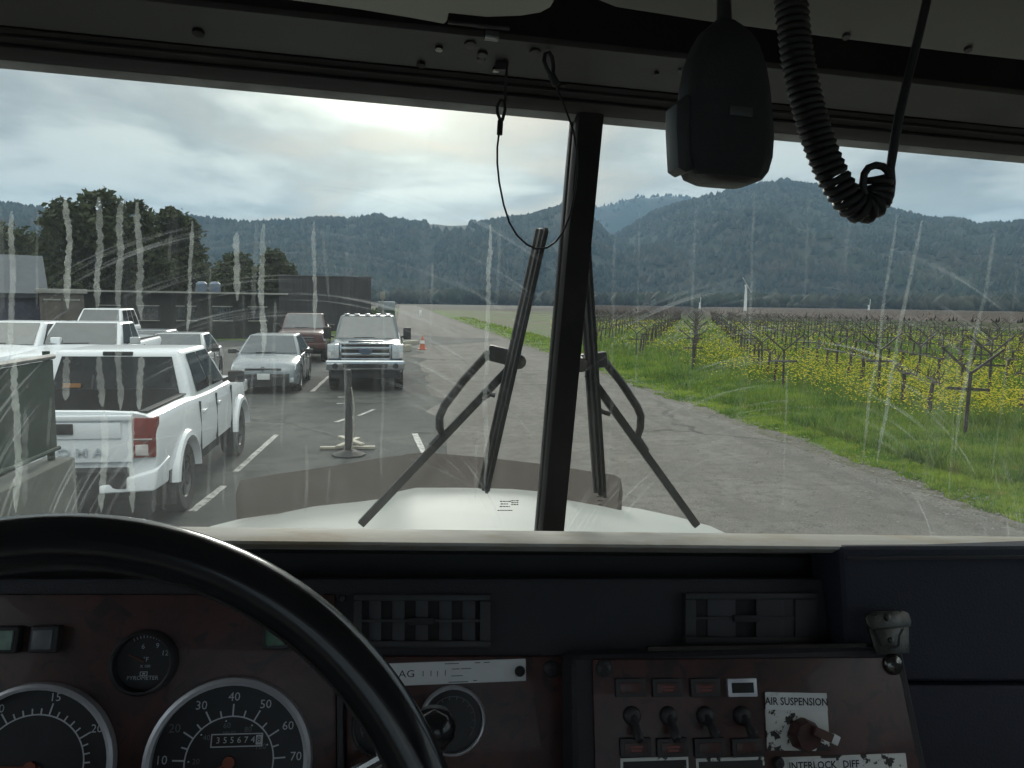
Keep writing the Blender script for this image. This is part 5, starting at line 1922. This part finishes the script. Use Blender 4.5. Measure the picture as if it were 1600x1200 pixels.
# speedometer
g, fr, sc = gauge(361, 1187, 124, 11)
dg = radians
tk = []
for k in range(0, 9):
    a = dg(-116 + 29 * k + 0)
    tk.append((a, 66, 84))
    if k < 8:
        tk.append((a + dg(14.5), 66, 76))
part('tick_marks', ticks(fr, sc, tk, 2.2), M_print, g, smooth=0)
part('scale_ring', arc(fr, sc, 66, 2.0, dg(-130), dg(130)), M_print, g, smooth=0)
for k, s in enumerate(['0', '10', '20', '30', '40', '50', '60', '70', '80']):
    a = dg(-116 + 29 * k)
    txt(s, fr, sc, 97 * sin(a) * 1.03, -97 * cos(a) * .97 , 13.5, M_printd if k in (2,) else M_print, g)
for k, s in enumerate(['20', '40', '60', '80', '100']):
    a = dg([-88, -48, -9, 30, 67][k])
    txt(s, fr, sc, 49 * sin(a), -53 * cos(a), 8.5, M_printd, g)
    part('tick_dot', MB(fr @ Matrix.Translation((60 * sc * sin(a), 60 * sc * cos(a), 0))).disc(1.3 * sc, 0, .0003, 10), M_print, g, smooth=0)
txt('MILES', fr, sc, -3, -41, 6, M_printd, g)
od = part('odometer', MB(fr).box((9 * sc, 31 * sc - .0, -.0004), (75 * sc, 16 * sc, .0006)), M_ink, g, smooth=0)
x0, x1, y0, y1 = -29, 47, 22, 40
part('odometer_frame', MB(fr).box((9 * sc, y0 * sc, 0), (77 * sc, 1.6 * sc, .0004)).box((9 * sc, y1 * sc, 0), (77 * sc, 1.6 * sc, .0004)).box((x0 * sc, 31 * sc, 0), (1.6 * sc, 18 * sc, .0004)).box((x1 * sc, 31 * sc, 0), (1.6 * sc, 18 * sc, .0004)), M_print, od, smooth=0)
for k, ch in enumerate('355674'):
    txt(ch, fr, sc, -19 + 10.4 * k, -31, 9.5, M_print, od)
part('tenths_drum', MB(fr).box((42 * sc, 31 * sc, .0), (9 * sc, 14 * sc, .0004)), M_print, od, smooth=0)
txt('8', fr @ Matrix.Translation((0, 0, .0004)), sc, 42, -31, 9.5, M_ink, od)
part('needle', MB(fr @ Matrix.Translation((0, 0, .0015)) @ Matrix.Rotation(dg(118), 4, 'Z')).box((0, 30 * sc, 0), (2.6 * sc, 64 * sc, .0006), None, (.5, 1)).disc(9 * sc, -.0006, .002, 20), M_needle, g, smooth=0)

# tachometer
g, fr, sc = gauge(55, 1195, 123, 9)
tk = []
for k in range(0, 31):
    a = dg(-115 - 0 + 8.9 * (k - 3))
    if abs(a) < dg(125):
        tk.append((a, 78, 98 if (k - 3 - 13) % 5 == 0 else 89))
part('tick_marks', ticks(fr @ Matrix.Rotation(dg(-12.5), 4, 'Z'), sc, [(dg(9.3 * (k - 13)), 76, 94 if (k - 13) % 5 == 0 else 85) for k in range(1, 27)], 2.2), M_print, g, smooth=0)
part('scale_ring', arc(fr, sc, 76, 2.0, dg(-120), dg(135)), M_print, g, smooth=0)
for k, s in enumerate(['5', '10', '15', '20', '25', '30']):
    a = dg(12.5 - 93 + 46.5 * k)
    txt(s, fr, sc, 104 * sin(a), -103 * cos(a), 13, M_print, g)
part('needle', MB(fr @ Matrix.Translation((0, 0, .0015)) @ Matrix.Rotation(dg(-92), 4, 'Z')).box((0, -30 * sc, 0), (3 * sc, 90 * sc, .0006)).disc(9 * sc, -.0006, .002, 20), M_needle, g, smooth=0)

# pyrometer
g, fr, sc = gauge(231, 1033, 47, 6, mb_=M_trim, depth=.016)
tk = [(dg(-30 + 7.4 * k), 36, 40 if k % 3 else 41.5) for k in range(14)]
part('tick_marks', ticks(fr, sc, tk, 1.2), M_print, g, smooth=0)
for s, x, y, z in (('6', -5, -23, 8), ('9', 16, -24, 8), ('12', 28, -13, 8), ('\u00b0F', 1, -4, 7), ('X 100', 1, 6, 4.5), ('PYROMETER', -1, 23, 6.2)):
    txt(s, fr, sc, x, y, z, M_print, g)
part('maker_mark', MB(fr).box((0, -14 * sc, 0), (11 * sc, 1 * sc, .0003)).box((0, -19 * sc, 0), (11 * sc, 1 * sc, .0003)).box((-5 * sc, -16.5 * sc, 0), (1 * sc, 5 * sc, .0003)).box((5 * sc, -16.5 * sc, 0), (1 * sc, 5 * sc, .0003)).box((0, -16.5 * sc, 0), (4 * sc, 2 * sc, .0003)), M_print, g, smooth=0)
part('needle', MB(fr @ Matrix.Translation((0, 0, .001)) @ Matrix.Rotation(dg(64), 4, 'Z')).box((0, 14 * sc, 0), (1.6 * sc, 26 * sc, .0004)), M_needle, g, smooth=0)

# two small gauges on the centre panel
for px, py, r, ndl in ((706, 1123, 50, 120), (597, 1130, 46, 200)):
    g, fr, sc = gauge(px, py, r, 4, mb_=M_bezel if px > 650 else M_trim, depth=.009)
    part('scale_ring', arc(fr, sc, r * .70, 1.2, dg(-120), dg(130)), M_printd, g, smooth=0)
    part('tick_marks', ticks(fr, sc, [(dg(-110 + 20 * k), r * .60, r * .70) for k in range(12)], 1.4), M_printd, g, smooth=0)
    part('needle', MB(fr @ Matrix.Rotation(dg(ndl), 4, 'Z')).box((0, 10 * sc, .001), (2.4 * sc, 26 * sc, .0005)), M_needle, g, smooth=0)

# indicator lamps beside the gauges
for px, py, mm in ((21, 997, M_greenlamp), (81, 996, M_greylamp), (435, 991, M_darkgreen)):
    sc = DASH.s(px, py)
    fr = DASH.fr(px, py, .006)
    lp = part('indicator', MB(fr).box((0, 0, .006), (40 * sc, 40 * sc, .014)), M_trim, dash, bevel=.003, seg=3)
    part('indicator_lens', MB(fr).box((0, 0, .0135), (28 * sc, 28 * sc, .003)), mm, lp, bevel=.0008)

# air vents
def vent(quad, inner, nv, closed):
    v = part('vent', MB().add([], []), M_trim, dash) if False else None
    x0, y0, x1, y1 = quad
    a0, b0, a1, b1 = inner
    fr_ = MB()
    for q in ([(x0, y1), (x1, y1), (x1, b1), (x0, b1)], [(x0, b0), (x1, b0), (x1, y0), (x0, y0)], [(x0, b1), (a0, b1), (a0, b0), (x0, b0)], [(a1, b1), (x1, b1), (x1, b0), (a1, b0)]):
        s = slab(DASH, q, -.001, .009)
        fr_.add(s.v, s.f)
    v = part('vent', fr_, M_trim, dash, bevel=.0012)
    part('vent_cavity', slab(DASH, [(a0, b1), (a1, b1), (a1, b0), (a0, b0)], .0003, .001), M_ink, v)
    ym = (b0 + b1) / 2
    for k in range(nv):
        cxv = a0 + (a1 - a0) * (k + .55) / nv
        wv_ = (a1 - a0) / nv * .26
        p0, p1 = DASH.pt(cxv - wv_, b1, .001), DASH.pt(cxv + wv_, b1, .006)
        q0, q1 = DASH.pt(cxv - wv_, b0, .001), DASH.pt(cxv + wv_, b0, .006)
        m = MB()
        tt = DASH.n * .0012
        m.hexa([p0, p1, p1 + tt, p0 + tt, q0, q1, q1 + tt, q0 + tt])
        part('vane', m, mat('vent_vane', (0.06, 0.06, 0.068), .6, var=.1), v)
    part('vent_bar', slab(DASH, [(a0, ym + 2), (a1, ym + 2), (a1, ym - 2), (a0, ym - 2)], .006, .0085), M_trim, v)
    part('thumb_slider', slab(DASH, [((a0 + a1) / 2 - 20, ym + 6), ((a0 + a1) / 2 + 20, ym + 6), ((a0 + a1) / 2 + 20, ym - 5), ((a0 + a1) / 2 - 20, ym - 5)], .0085, .0125), M_fascia, v, bevel=.0015)
    if closed:
        part('flap', slab(DASH, [(a0 + (a1 - a0) * .62, b1), (a1, b1), (a1, b0), (a0 + (a1 - a0) * .62, b0)], .004, .0065), M_trim, v)


vent((553, 928, 765, 1010), (566, 938, 748, 1000), 5, False)
vent((1066, 926, 1270, 1005), (1082, 936, 1236, 994), 2, True)

# label strip, screws
sc = DASH.s(735, 1048)
fr = DASH.fr(735, 1048, .006, radians(1.2))
ls = part('label_strip', MB(fr).box((-40 * sc, 0, .0008), (252 * sc, 33 * sc, .0016)), M_labelc, dash, bevel=.0008)
f2 = fr @ Matrix.Translation((0, 0, .0017))
txt('AG', f2, sc, -99, 0, 11, M_ink, ls, 1.2)
mk = MB(f2)
for (x, y, w_) in ((-74, 0, 8), (-62, 0, 5), (-52, -1, 9), (-40, 0, 4)):
    mk.box((x * sc, y * sc, 0), (1.4 * sc, 8 * sc, .0002))
for (x, y, w_) in ((-24, 5, 12), (-8, 5, 16), (-22, -5, 18), (-30, 13, 22), (10, 13, 8), (-20, -14, 30), (6, -13, 6), (24, 13, 9)):
    mk.box((x * sc, y * sc, 0), (w_ * sc, 1.3 * sc, .0002))
part('faded_print', mk, M_greylamp, ls, smooth=0)


def screw(px, py, r, plane, m=M_trim, off=.006):
    s = plane.s(px, py)
    fr = plane.fr(px, py, off)
    sc_ = part('screw', MB(fr).lathe([(0, .0), (r * s, .0), (r * s, .0015), (r * .75 * s, .004), (0, .0045)], 18), m, dash, smooth=50)
    part('screw_slot', MB(fr).box((0, 0, .0046), (r * .9 * s, r * .22 * s, .0005)).box((0, 0, .0046), (r * .22 * s, r * .9 * s, .0005)), M_ink, sc_)


screw(810, 1047, 8, DASH, M_rubber, .008)
screw(859, 1044, 13, DASH)
screw(535, 935, 6, DASH, M_trim, .0)
screw(942, 1044, 13, CONS, M_trim, .003)
screw(1392, 1037, 16, CONS, M_steel, .003)

# console: indicator lamps, toggles, labels
for row, (ys, xs, w_, h_) in enumerate(((1073, (982, 1039, 1098, 1155), 48, 27), (1166, (990, 1047, 1105, 1163), 50, 27))):
    for k, px in enumerate(xs):
        sc = CONS.s(px, ys)
        fr = CONS.fr(px, ys, .003)
        bright = row == 0 and k == 3
        lp = part('warning_lamp', MB(fr).box((0, 0, .002), (w_ * sc, h_ * sc, .005)), M_bezel if bright else M_trim, dash, bevel=.001)
        part('lamp_window', MB(fr).box((0, 0, .0048), (w_ * .74 * sc, h_ * .55 * sc, .001)), M_ink if bright else M_burl, lp, bevel=.0003)
        if (row, k) in ((0, 1), (1, 0), (1, 1), (0, 2)):
            part('legend', MB(fr).box((0, 1.5 * sc, .0055), (20 * sc, 3 * sc, .0003)).box((0, -3.5 * sc, .0055), (16 * sc, 3 * sc, .0003)), M_lampred, lp, smooth=0)
for k, px in enumerate((985, 1042, 1099, 1156)):
    sc = CONS.s(px, 1120)
    fr = CONS.fr(px, 1117, .003)
    tg = part('toggle_switch', MB(fr).lathe([(0, 0), (14 * sc, 0), (14 * sc, .003), (11 * sc, .006), (7 * sc, .007), (0, .007)], 20), M_trim, dash, smooth=40)
    fr2 = fr @ Matrix.Translation((0, 0, .005)) @ Matrix.Rotation(radians(48 if k < 2 else 36), 4, 'X')
    part('lever', MB(fr2).lathe([(0, 0), (5 * sc, 0), (6.5 * sc, .014), (8 * sc, .020), (6 * sc, .023), (0, .0235)], 14), M_trim, tg, smooth=50)
# AIR SUSPENSION plate with its valve
sc = CONS.s(1242, 1126)
fr = CONS.fr(1242, 1126, .003, radians(-2))
pl = part('air_suspension_plate', MB(fr).box((0, 0, .0008), (104 * sc, 84 * sc, .0016)), M_label, dash, bevel=.0012)
pl['label'] = 'worn white AIR SUSPENSION plate'
part('title_strip', MB(fr).box((0, 29 * sc, .0019), (103 * sc, 25 * sc, .0006)), M_labelc, pl, smooth=0)
txt('AIR SUSPENSION', fr @ Matrix.Translation((0, 0, .0024)), sc, 0, -28.5, 11.5, M_ink, pl, squeeze=.90, wt=.25)
kn = part('valve_knob', MB(fr @ Matrix.Translation((6 * sc, -18 * sc, .0016))).lathe([(0, 0), (24 * sc, 0), (25 * sc, .006), (20 * sc, .014), (0, .015)], 8), mat('worn_red_knob', (0.075, 0.025, 0.022), .5, var=.3, scale=60), pl, smooth=30)
part('valve_lever', MB(fr).bar((10 * sc, -8 * sc, .018), (42 * sc, -20 * sc, .020), 13 * sc, .008, (0, 0, 1)), mat('knob_brown', (0.10, 0.05, 0.042), .5, var=.3, scale=50), kn, bevel=.001)
part('lever_tip', MB(fr).bar((36 * sc, -17 * sc, .021), (46 * sc, -22 * sc, .021), 14 * sc, .006, (0, 0, 1)), M_labelc, kn, bevel=.001)
# INTERLOCK / DIFF strip
sc = CONS.s(1312, 1192)
fr = CONS.fr(1312, 1196, .003)
st_ = part('interlock_strip', MB(fr).box((0, -10 * sc, .0008), (220 * sc, 52 * sc, .0016)), M_label, dash, bevel=.0012)
st_['label'] = 'white strip printed INTERLOCK and DIFF'
for (s, x, w_) in (('INTERLOCK', -50, 80), ('DIFF', 14, 38)):
    part('title_strip', MB(fr).box((x * sc, 3 * sc, .0019), (w_ * sc, 19 * sc, .0006)), M_labelc, st_, smooth=0)
    txt(s, fr @ Matrix.Translation((0, 0, .0024)), sc, x, -3, 11, M_ink, st_, squeeze=.98, wt=.25)
screw(1212, 1190, 9, CONS, M_trim, .005)
for x0, x1 in ((966, 1076), (1082, 1196)):
    sc = CONS.s(1020, 1196)
    fr = CONS.fr((x0 + x1) / 2, 1200, .003)
    sp_ = part('switch_plate', MB(fr).box((0, 0, .0008), ((x1 - x0) * sc, 34 * sc, .0016)), M_label, dash, bevel=.001)
    part('plate_inset', MB(fr).box((0, -2 * sc, .0016), ((x1 - x0 - 8) * sc, 28 * sc, .0006)), mat('scuffed_black_label', (0.03, 0.03, 0.03), .6, var=.2, scale=30, dirt=(.35, .35, .35), dscale=50, dlo=.60, dhi=.63), sp_, smooth=0)

M_clip = mat('dull_clip_steel', (0.085, 0.082, 0.075), 0.3, 0.9, var=0.3, scale=60)
# steel clip standing on the console corner
cl_t = thing('steel_clip', 'bent bare steel clip screwed to the corner of the console', 'clip', CONS.pt(1380, 1024, .004), CAB)


def cpoly(pts, o0, o1):
    P = [CONS.pt(px, py) for px, py in pts]
    mb = MB()
    n = len(P)
    mb.add([p + CONS.n * o0 for p in P] + [p + CONS.n * o1 for p in P], [tuple(range(n)), tuple(range(2 * n - 1, n - 1, -1))] + [(i, (i + 1) % n, n + (i + 1) % n, n + i) for i in range(n)])
    return mb


part('head_plate', cpoly([(1338, 966), (1342, 958), (1350, 955), (1398, 954), (1405, 958), (1408, 966), (1409, 978), (1350, 981), (1342, 976)], .012, .0145), M_clip, cl_t, bevel=.0003)
part('body_plate', cpoly([(1347, 980), (1409, 976), (1410, 1019), (1360, 1021), (1354, 1005)], .008, .0105), M_clip, cl_t, bevel=.0003)
part('slot', cpoly([(1353, 984), (1402, 981), (1396, 992), (1395, 1008), (1388, 1012), (1362, 1012)], .0104, .0107), M_ink, cl_t)
part('spring_tongue', cpoly([(1356, 983), (1398, 979), (1392, 990), (1390, 1000), (1390, 1006), (1384, 1008), (1366, 1008)], .0105, .0120), M_clip, cl_t, bevel=.0004)
part('rivet', MB(CONS.fr(1372, 964, .0145)).lathe([(0, 0), (.0036, 0), (.003, .002), (0, .0024)], 14), M_clip, cl_t)
part('rivet', MB(CONS.fr(1380, 999, .0118)).lathe([(0, 0), (.003, 0), (.0026, .0016), (0, .002)], 14), M_clip, cl_t)

# ---- steering wheel
a = radians(22)
nW, vW = Vector((0, -cos(a), sin(a))), Vector((0, sin(a), cos(a)))
KW = 0.82
cW = (Vector((1, 0, 0)) * -.2345 + vW * -.245 + nW * -.622) * KW
RO = .3115 * KW
WM = Matrix.Identity(4)
for i, v in enumerate((Vector((1, 0, 0)), vW, nW, cW)):
    WM[0][i], WM[1][i], WM[2][i] = v
rr_ = .0172
sw = thing('steering_wheel', 'large glossy black steering wheel rim at lower left', 'steering wheel', cW, CAB)
part('rim', MB(WM).lathe([(RO - rr_ + rr_ * cos(2 * pi * i / 18), rr_ * .95 * sin(2 * pi * i / 18)) for i in range(18)], 120), M_wheel, sw, smooth=60)
hubz = -.06
part('hub', MB(WM).lathe([(0, hubz - .05), (.05, hubz - .05), (.075, hubz), (.06, hubz + .02), (0, hubz + .025)], 32), M_wheel, sw)
for k, an in enumerate((-22, 202, 270)):
    an = radians(an)
    d = Vector((cos(an), sin(an), 0))
    pts = [d * .05 + Vector((0, 0, hubz)), d * .12 + Vector((0, 0, hubz * .7)), d * (RO - rr_) + Vector((0, 0, -.004))]
    part('spoke', MB(WM).tube(pts, [.011, .010, .009], 10), M_steel, sw, smooth=50)
# column lever with round chrome-rimmed knob behind the rim
kp = cy(678, 1138, .60)
lv = thing('column_lever', 'black lever knob with bright rim behind the steering wheel', 'lever', kp, CAB)
part('knob', MB(Matrix.Translation(kp)).lathe([(0, -.016), (.012, -.014), (.018, -.004), (.018, .004), (.012, .014), (0, .017)], 24), M_wheel, lv, smooth=60)
part('stem', MB().tube([kp, kp + Vector((-.08, .02, -.06)), kp + Vector((-.2, .04, -.16))], [.006, .006, .008], 10), M_chrome, lv)

# ---- sun visors
def visor(label, outline, y0, y1, x_h):
    """outline in photo pixels, laid on a plane that rises towards us"""
    Z = Plane(y0, sl(30) * y0, y1)
    pts = [Z.pt(px, py) for px, py in outline]
    t = thing('sun_visor', label, 'sun visor', min(pts, key=lambda p: p.z), CAB, 'sun visors folded up under the roof')
    n = len(pts)
    up = Vector((0, .25, .97)) * .022
    mb = MB()
    mb.add(pts + [p + up for p in pts], [tuple(range(n)), tuple(range(2 * n - 1, n - 1, -1))] + [(i, (i + 1) % n, n + (i + 1) % n, n + i) for i in range(n)])
    part('padded_panel', mb, M_visor if x_h == 0 else mat('dark_visor_vinyl', (0.19, 0.19, 0.175), .85, var=.1, scale=3), t, bevel=.005, seg=3)
    return t, Z


vt, VZ = visor('pale grey sun visor with rounded end above the left windshield', [(300, -40), (380, -14), (440, 0), (560, 16), (640, 29), (694, 39), (699, 34), (701, 22), (760, 28), (815, 26), (845, 21), (860, 13), (866, 2), (866, -12), (850, -40)], .72, -2.2, 0)
part('hinge_rod', MB().tube([VZ.pt(700, 29, .004), VZ.pt(760, 36, .004), VZ.pt(796, 39, .004)], .0018, 8), M_trim, vt)
part('hinge_clip', MB().bar(VZ.pt(757, 45, .004), VZ.pt(780, 48, .004), .012, .010, (0, 1, 0)), M_steel, vt, bevel=.001)
vt2, VZ2 = visor('long grey sun visor above the right windshield', [(900, -60), (905, -8), (960, 14), (1100, 36), (1300, 62), (1500, 86), (1700, 108), (1900, 130), (1900, -60)], .70, -2.6, 1)
for px, py in ((1322, 55), (1512, 75)):
    part('snap_button', MB().tube([VZ2.pt(px, py, -.001), VZ2.pt(px, py, .003)], .0035, 10), M_trim, vt2)

# ---- hardware on the header ledge
LEDGE = Plane(.82, sl(98) * .82, (A3[0] - A4[0]) / (A3[1] - A4[1]))
for k, (px, py, r, mm) in enumerate(((686, 73, 6, M_steel), (735, 66, 9, M_trim), (754, 82, 8, M_trim), (752, 90, 7, M_trim), (658, 98, 7, M_header), (836, 78, 9, M_trim), (775, 106, 6, M_steel), (1026, 112, 4, M_trim), (1062, 106, 3, M_trim), (310, 48, 9, M_header), (880, 130, 5, M_header))):
    c0 = LEDGE.pt(px, py)
    nn = LEDGE.n
    part('ledge_bolt', MB().tube([c0 - nn * .002, c0 + nn * .004], r * .8 / FOC, 10), mm, cab_t, bevel=.0006)
part('ledge_bracket', MB().bar(LEDGE.pt(775, 98, .004), LEDGE.pt(792, 96, .006), .008, .006, (0, 1, 0)), M_trim, cab_t)

# ---- wire cable loop
hk = LEDGE.pt(853, 84, .004)
cb = thing('wire_cable', 'thin black wire cable looping down from the header', 'cable', LEDGE.pt(850, 90), CAB)
cpts = [(868, 132), (876, 152), (888, 182), (896, 205), (901, 235), (902, 262), (899, 295), (891, 335), (880, 362), (868, 378), (855, 387), (838, 389), (823, 382), (808, 368), (796, 348), (787, 320), (780, 285), (777, 255), (777, 230), (780, 206)]
P3 = [cy(px, py, .80 + .004 * sin(i * .6)) for i, (px, py) in enumerate(cpts)]
part('cable', MB().tube(P3, .00105, 8), M_cable, cb, smooth=60)
part('crimp_sleeve', MB().tube([cy(780.5, 211, .80), cy(782, 188, .80)], .0031, 10), M_cable, cb, bevel=.0006)
part('eye_loop', MB().tube([cy(px, py, .80) for px, py in ((782, 188), (777, 176), (777, 166), (783, 156), (788, 160), (789, 172), (785, 188))], .0017, 8), M_cable, cb)
part('hook_wire', MB().tube([cy(px, py, .80) for px, py in ((788, 162), (790, 152), (789, 146), (790, 130), (793, 95))], .0014, 8), M_wipers, cb)
part('snap_clip', MB().tube([cy(px, py, .80) for px, py in ((868, 132), (862, 120), (854, 106), (850, 94), (852, 84), (858, 82), (863, 90), (865, 104), (864, 120))], .0021, 8), M_wipers, cb)
part('crimp_sleeve', MB().tube([cy(861, 116, .80), cy(870, 133, .80)], .0042, 10), M_cable, cb, bevel=.0008)

# ---- hanging radio microphone and coiled cord
MY = .50
mic = thing('radio_microphone', 'black hand microphone hanging from the roof', 'microphone', cy(1132, 290, MY), CAB)
prof = [(34, 1132, 15), (44, 1132, 26), (55, 1131, 37), (75, 1131, 48), (105, 1131, 60), (140, 1131, 67), (180, 1131, 71), (215, 1132, 73), (245, 1131, 72), (268, 1130, 66), (281, 1128, 57), (289, 1128, 38)]
rings = []
for py, cx, hw in prof:
    c = cy(cx, py, MY)
    hwm = hw / FOC * MY * 1.0
    dp = min(.019, hwm * .9)
    ring = []
    for i in range(28):
        t_ = 2 * pi * i / 28
        ex = 0.5
        x = hwm * (abs(cos(t_)) ** ex) * (1 if cos(t_) > 0 else -1)
        y = dp * (abs(sin(t_)) ** ex) * (1 if sin(t_) > 0 else -1)
        ring.append(c + Vector((x, y, 0)))
    rings.append(ring)
part('housing', MB().loft(rings), M_mic, mic, smooth=38)
pb_ = [(1074, 146), (1057, 162), (1057, 200), (1060, 262), (1072, 270), (1086, 264), (1086, 158)]
q = [cy(px, py, MY - .012) for px, py in pb_]
n = len(q)
part('push_to_talk_bar', MB().add(q + [p + Vector((0, .022, 0)) for p in q], [tuple(range(n)), tuple(range(2 * n - 1, n - 1, -1))] + [(i, (i + 1) % n, n + (i + 1) % n, n + i) for i in range(n)]), mat('mic_bar', (0.045, 0.045, 0.046), .5, var=.1), mic, bevel=.0015)
part('name_plate', MB().box(tuple(cy(1158, 174, MY - .0205)), (.0155, .0015, .006)), mat('mic_plate', (0.075, 0.075, 0.075), .4, var=.1), mic, bevel=.0005)
part('hanger', MB().tube([cy(1132, 42, MY), cy(1131, -5, MY), cy(1130, -60, MY)], [.0052, .0045, .0042], 12), M_cord, mic)

CYd = .53
path = [(1232, -60), (1236, 0), (1243, 70), (1254, 130), (1268, 185), (1283, 232), (1300, 272), (1318, 302), (1334, 320), (1350, 326), (1364, 318), (1371, 304), (1371, 290), (1371, 276)]
pp3 = [cy(px, py, CYd) for px, py in path]
# even resampling
seg = [0.0]
for i in range(1, len(pp3)):
    seg.append(seg[-1] + (pp3[i] - pp3[i - 1]).length)


def along(s):
    i = max(0, min(len(seg) - 2, int(np.searchsorted(seg, s) - 1)))
    f = (s - seg[i]) / (seg[i + 1] - seg[i])
    a_, b_ = pp3[max(i - 1, 0)], pp3[min(i + 2, len(pp3) - 1)]
    p0, p1 = pp3[i], pp3[i + 1]
    return .5 * (2 * p0 + (p1 - a_) * f + (2 * a_ - 5 * p0 + 4 * p1 - b_) * f * f + (3 * p0 - a_ - 3 * p1 + b_) * f ** 3)


hel = []
s = 0.0
ph = 0.0
Ltot = seg[-1]
while s < Ltot:
    f = s / Ltot
    pitch = .0046 + .0014 * max(0, min(1, (f - .55) / .2)) - .0008 * max(0, min(1, (f - .8) / .1))
    c = along(s)
    d = (along(min(Ltot, s + .002)) - along(max(0, s - .002))).normalized()
    sd = d.cross(Vector((0, 1, 0))).normalized()
    dp = sd.cross(d)
    hel.append(c + (sd * cos(ph) + dp * sin(ph)) * .0088)
    ph += 2 * pi / 14
    s += pitch / 14
cc = thing('coiled_cord', 'black coiled microphone cord drooping in a hook on the right', 'cord', cy(1350, 350, CYd), CAB)
part('coil', MB().tube(hel, .0029, 6), M_cord, cc, smooth=70)
part('straight_cord', MB().tube([cy(px, py, CYd - .004) for px, py in ((1384, 322), (1391, 305), (1393, 285), (1391, 264), (1396, 232), (1404, 185), (1418, 125), (1434, 62), (1452, -15), (1468, -80))], [.003, .003, .003, .0031, .0033, .0033, .003, .003, .003, .003], 10), M_cord, cc, smooth=60)
part('end_loop', MB().tube([cy(px, py, CYd - .006) for px, py in ((1392, 284), (1387, 267), (1379, 260), (1368, 258), (1357, 262), (1350, 272), (1348, 288), (1352, 304))], .0027, 10), M_cord, cc, smooth=60)

# ------------------------------------------------------------------ valley air
hz = bpy.data.materials.new('valley_air')
hz.use_nodes = True
_t = NT(hz.node_tree)
_o = _t.new('OutputMaterial')
_v = _t.new('VolumePrincipled')
_v.inputs['Color'].default_value = (0.42, 0.70, 1.0, 1)
_v.inputs['Density'].default_value = HAZE_DENSITY
_v.inputs['Anisotropy'].default_value = 0.2
_t.l.new(_v.outputs[0], _o.inputs['Volume'])
hbx = MB().box((0, 0, 250), (8800, 8800, 504))
ho = solo('haze', hbx, hz, kind='stuff', smooth=0)
